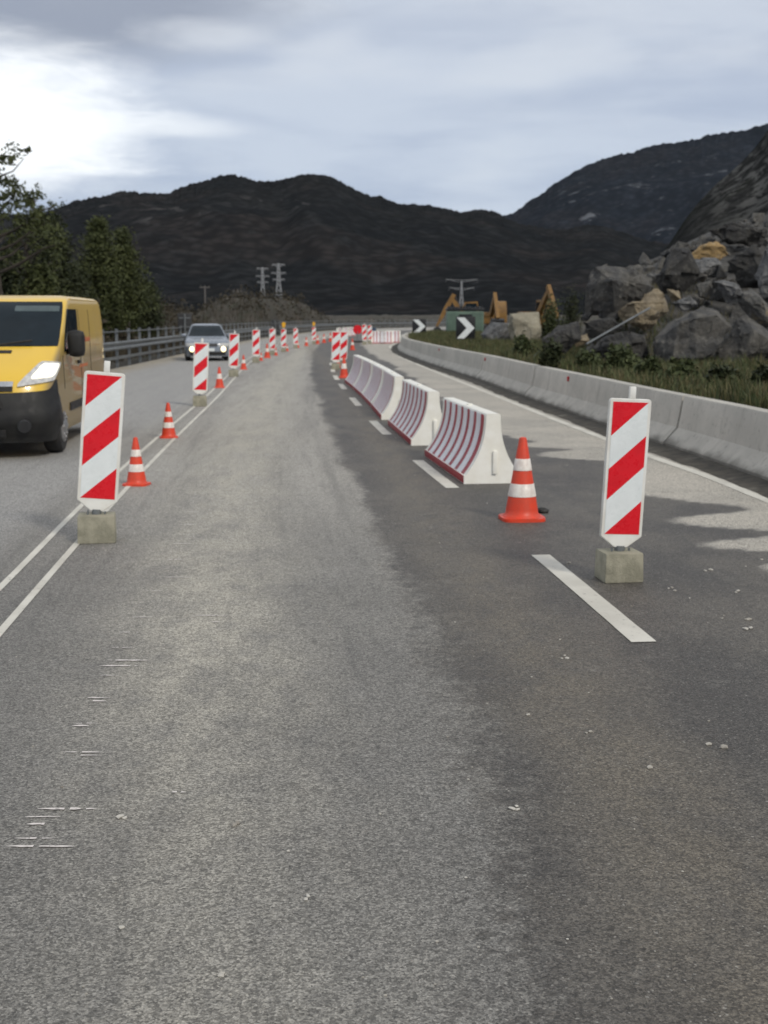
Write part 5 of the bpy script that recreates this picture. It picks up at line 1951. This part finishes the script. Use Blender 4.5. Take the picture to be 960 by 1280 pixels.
def tree(name, px, ytop, Y, H_under, label, kind, leaf, spread=1.0, nleaf=4200, group='trees on the bank'):
    top = at(px, ytop, Y)
    zg = float(ground_z(top.x, Y))
    H = top.z - zg
    t = thing(name, label, 'tree', (top.x, Y, zg), random.uniform(0, 6), group)
    t.rotation_euler = (0, 0, 0)
    rd = np.random.default_rng(int(abs(px) * 7 + Y))
    bm = B()
    lean = rd.uniform(-0.06, 0.06) * H
    tr = [Vector((lean * k * k + rd.uniform(-.03, .03) * H * (k > 0), rd.uniform(-.02, .02) * H * (k > 0), H * 0.93 * k)) for k in np.linspace(0, 1, 7)]
    limb(bm, tr, H * 0.022 + 0.03, 0.02)
    P = []
    if kind == 'open':          # pine with long bare limbs and tufts at their ends
        nl = 26
        for i in range(nl):
            k = 0.42 + 0.56 * i / nl
            a0 = tr[min(5, int(k * 6))].lerp(tr[min(6, int(k * 6) + 1)], k * 6 - int(k * 6))
            az = i * 2.4 + rd.uniform(-0.5, 0.5)
            L = H * spread * (0.40 - 0.26 * k) * rd.uniform(0.65, 1.25)
            pts = [a0]
            for q in (0.35, 0.7, 1.0):
                pts.append(a0 + Vector((math.cos(az) * L * q, math.sin(az) * L * q, L * (0.30 * q + 0.35 * q * q * rd.uniform(0.2, 1)))))
            limb(bm, pts, 0.035 + 0.008 * H * (1 - k), 0.012)
            for j in range(6):
                q = rd.uniform(0.62, 1.05)
                c_ = np.array(a0.lerp(pts[-1], q)) + rd.normal(size=3) * L * 0.15
                c_[2] += 0.05 * L
                n_ = int(nleaf / (nl * 7))
                r_ = L * 0.10 * rd.uniform(0.5, 1.3) + 0.08
                P.append(c_ + rd.normal(size=(n_, 3)) * r_ * np.array([1, 1, 0.6]) * 0.6)
    else:                        # dense cypress-pine: whorls of drooping sprays on a cone, ragged edge
        nl = 90
        for i in range(nl):
            k = (i + 0.5) / nl
            z = H * (0.06 + 0.93 * k)
            az = i * 2.399 + rd.uniform(-0.4, 0.4)
            prof = (1 - k) ** (0.62 if kind == 'round' else 0.85) * (0.35 + 0.65 * min(1, k / 0.22))
            L = H * spread * 0.36 * prof * rd.uniform(0.62, 1.22) + 0.12
            a0 = Vector((lean * (z / H) ** 2, 0, z * 0.97))
            e_ = a0 + Vector((math.cos(az) * L, math.sin(az) * L, L * rd.uniform(-0.05, 0.5)))
            if i % 3 == 0: limb(bm, [a0, a0.lerp(e_, 0.6), e_], 0.03, 0.01)
            n_ = int(nleaf / nl * (0.5 + prof))
            u = rd.uniform(0.25, 1.05, (n_, 1))
            c_ = np.array(a0) + (np.array(e_) - np.array(a0)) * u
            P.append(c_ + rd.normal(size=(n_, 3)) * (0.10 * L + 0.16) * np.array([1, 1, 0.7]))
    obj('trunk', bm, MT['bark'], t)
    P = np.concatenate(P)
    V, F = cards(P, 0.21 if kind != 'open' else 0.19, 0.38, 0.35)
    mesh_np('crown', V, F, leaf, t)
    return t


tree('pine_tree', -10, 172, 46, 0, 'tall open pine with bare limbs and dark tufts at the picture edge above the van', 'open', MT['leaf_pine'], 0.95, 5200)
tree('pine_tree', 30, 226, 52, 0, 'smaller open pine against the bright sky just right of the tall one', 'open', MT['leaf_pine'], 0.7, 2600)
tree('conifer_tree', 68, 266, 60, 0, 'dark bushy conifer between the open pines and the rounded pair', 'round', MT['leaf_dark'], 0.6, 11000)
tree('conifer_tree', 119, 268, 68, 0, 'rounded green conifer, taller of the pair behind the van roof', 'cone', MT['leaf_pine'], 0.80, 14000)
tree('conifer_tree', 152, 282, 70, 0, 'rounded green conifer, shorter of the pair behind the van roof', 'cone', MT['leaf_pine'], 0.74, 12000)
tree('conifer_tree', 6, 314, 56, 0, 'broad dark conifer low behind the van cab', 'round', MT['leaf_dark'], 1.0, 12000)
tree('conifer_tree', 90, 330, 62, 0, 'low dark bush-like conifer filling the gap left of the rounded pair', 'round', MT['leaf_dark'], 1.0, 8000)
tree('conifer_tree', 180, 352, 74, 0, 'lowest dark conifer at the end of the tree group, above the guardrail', 'round', MT['leaf_dark'], 0.9, 6000)
tree('conifer_tree', 44, 330, 52, 0, 'low olive conifer in front of the dark bushy conifer', 'round', MT['leaf_pine'], 1.0, 8000)


def bush(px, py, Y, wpx, hpx, label, leaf, n=1500, asp=0.45, sz=0.13):
    c_ = at(px, py, Y)
    zg = float(ground_z(c_.x, Y))
    t = thing('bush', label, 'bush', (c_.x, Y, zg), 0, 'bushes along the top of the wall')
    wd, ht = wpx * Y / FPX, max(0.4, c_.z + hpx * Y / FPX * 0.5 - zg)
    rd = np.random.default_rng(int(px * 3 + py))
    bm = B()
    P = []
    for i in range(16):
        az, el = rd.uniform(0, 6.28), rd.uniform(0.3, 1.4)
        L = rd.uniform(0.6, 1.0)
        e_ = Vector((math.cos(az) * math.cos(el) * wd * 0.5 * L, math.sin(az) * math.cos(el) * wd * 0.5 * L, ht * math.sin(el) * L))
        limb(bm, [Vector((0, 0, -0.1)), e_ * 0.5 + Vector((0, 0, 0.05)), e_], 0.02, 0.006)
        n_ = n // 16
        u = rd.uniform(0.25, 1.05, (n_, 1))
        P.append(np.array(e_) * u + rd.normal(size=(n_, 3)) * np.array([wd, wd, ht]) * 0.11)
    obj('stems', bm, MT['bark'], t)
    P = np.concatenate(P)
    P[:, 2] = np.abs(P[:, 2])
    V, F = cards(P, sz, asp, 0.5)
    mesh_np('foliage', V, F, leaf, t)


BU = [(690, 440, 27.0, 34, 26, 'dark green bush before the low dark boulder left of the squarish one'), (775, 452, 24.5, 50, 34, 'dark green bush on the wall under the tan boulder'),
      (853, 468, 21.5, 46, 34, 'wide dark green bush below the biggest smooth boulder'), (905, 480, 19.5, 46, 36, 'dark green bush at the wall joint near the picture edge'),
      (735, 446, 26.0, 30, 20, 'small olive bush between two darker ones under the squarish boulder'), (655, 430, 34.0, 30, 22, 'green bush in front of the pale beige block'),
      (958, 492, 18.0, 40, 36, 'olive bush on the wall at the picture edge'), (812, 466, 23.0, 30, 18, 'low bush between the two wide dark bushes'),
      (688, 385, 60.0, 34, 30, 'dark green bush behind the boulders right of the excavator arm'), (714, 378, 66.0, 34, 34, 'taller dark bush just left of the squarish boulder')]
for i, (px, py, Y, wp, hp, lab) in enumerate(BU):
    bush(px, py, Y, wp, hp, lab, MT['leaf_bush'] if i % 3 else MT['leaf_dark'], 2200)


def blades(n, ylo, yhi, off_lo, off_hi, hmin, hmax, wdt, m, name, side='r'):
    y = ylo + (yhi - ylo) * rng.random(n) ** 1.5
    off = off_lo + (off_hi - off_lo) * rng.random(n) ** 1.3
    x = (XR(y) + off) if side == 'r' else (XL(y) - off)
    z = ground_z(x, y)
    cl_ = fnoise(x, y, 1.1, 44)
    h = (hmin + (hmax - hmin) * rng.random(n)) * (0.35 + 1.3 * np.clip(cl_, 0, 1))
    az = rng.uniform(0, 2 * np.pi, n)
    ln = rng.normal(size=(n, 2)) * h[:, None] * 0.28
    dx, dy = np.cos(az) * wdt / 2, np.sin(az) * wdt / 2
    b0_ = np.stack([x - dx, y - dy, z - 0.03], -1)
    b1_ = np.stack([x + dx, y + dy, z - 0.03], -1)
    m0 = np.stack([x - dx * 0.7 + ln[:, 0] * 0.35, y - dy * 0.7 + ln[:, 1] * 0.35, z + h * 0.55], -1)
    m1 = np.stack([x + dx * 0.7 + ln[:, 0] * 0.35, y + dy * 0.7 + ln[:, 1] * 0.35, z + h * 0.55], -1)
    tp = np.stack([x + ln[:, 0], y + ln[:, 1], z + h], -1)
    V = np.stack([b0_, b1_, m1, m0, tp], 1).reshape(-1, 3)
    i = np.arange(n) * 5
    F = [tuple(r) for r in np.stack([i, i + 1, i + 2, i + 3], -1).tolist()] + [tuple(r) for r in np.stack([i + 3, i + 2, i + 4], -1).tolist()]
    return tag(mesh_np(name, V, F, m), kind='stuff')


blades(52000, 8, 95, 0.62, 6.5, 0.07, 0.26, 0.02, MT['leaf_grass'], 'verge_grass')
blades(20000, 10, 95, 0.62, 5.0, 0.08, 0.30, 0.03, MT['leaf_bush'], 'verge_weeds')
blades(16000, 22, 130, 1.2, 16, 0.2, 0.8, 0.05, MT['leaf_dry'], 'bank_grass', 'l')
# brown scrub on the far bank and mound
n = 26000
y = rng.uniform(40, 215, n)
x = XL(y) - 2.0 - rng.random(n) ** 1.2 * 26
cl_ = fnoise(x, y, 0.22, 77, 3)
keep = cl_ > 0.46
x, y, cl_ = x[keep], y[keep], cl_[keep]
z = ground_z(x, y) + rng.random(len(x)) ** 1.5 * (cl_ - 0.38) * 4.5
V, F = cards(np.stack([x, y, z], -1), 0.36, 0.5, 0.4)
tag(mesh_np('bank_scrub', V, F, MT['leaf_dry']), kind='stuff')

# ------------------------------------------------------------------ loose stones and chips on the road
bm = B()
spots = [(711, 704), (881, 714), (920, 741), (932, 787), (789, 758), (862, 748), (905, 770), (936, 775), (734, 900), (660, 894), (706, 820), (738, 915), (793, 1037), (640, 1012),
         (150, 1022), (296, 1028), (475, 1018), (382, 1125), (278, 1218), (152, 1160), (840, 735), (952, 700), (700, 800), (905, 935), (886, 931), (812, 960)]
for px, py in spots:
    for q in range(random.choice([1, 1, 2, 3])):
        p = gp(px + random.uniform(-7, 7) * (q > 0), py + random.uniform(-4, 4) * (q > 0))
        s = random.uniform(0.004, 0.012) * (1.3 if px > 850 else 1)
        g_ = bmesh.ops.create_icosphere(bm, subdivisions=1, radius=s, matrix=Matrix.Translation((p.x, p.y, s * 0.4)) @ Matrix.Rotation(random.uniform(0, 6), 4, 'Z') @ Matrix.Diagonal((1.5, 1, 0.6, 1)))
        for v in g_['verts']: v.co += Vector((random.uniform(-1, 1), random.uniform(-1, 1), 0)) * s * 0.3
for k in range(350):
    y = 3 + 22 * random.random() ** 1.6
    x = random.uniform(-3.2, float(XR(y)) - 0.1)
    s = random.uniform(0.0015, 0.0045) * (1 + y * 0.04)
    bmesh.ops.create_icosphere(bm, subdivisions=1, radius=s, matrix=Matrix.Translation((x, y, s * 0.4)) @ Matrix.Diagonal((1.3, 1, 0.7, 1)))
tag(obj('gravel', bm, mat('chip', (0.55, 0.53, 0.48), (0.22, 0.2, 0.17), 3, 0.9)), kind='stuff')
p = gp(679, 641)
bm = B()
g_ = bmesh.ops.create_icosphere(bm, subdivisions=3, radius=0.045, matrix=Matrix.Diagonal((1.3, 1, 0.6, 1)))
for v in bm.verts: v.co += v.normal * mnoise.noise(v.co * 30) * 0.015
o = obj('stone', bm, MT['rock_dark'], None, 60)
o.location = (p.x, p.y, 0.02)
tag(o, 'single dark stone lying on the asphalt right of the large cone', 'stone')
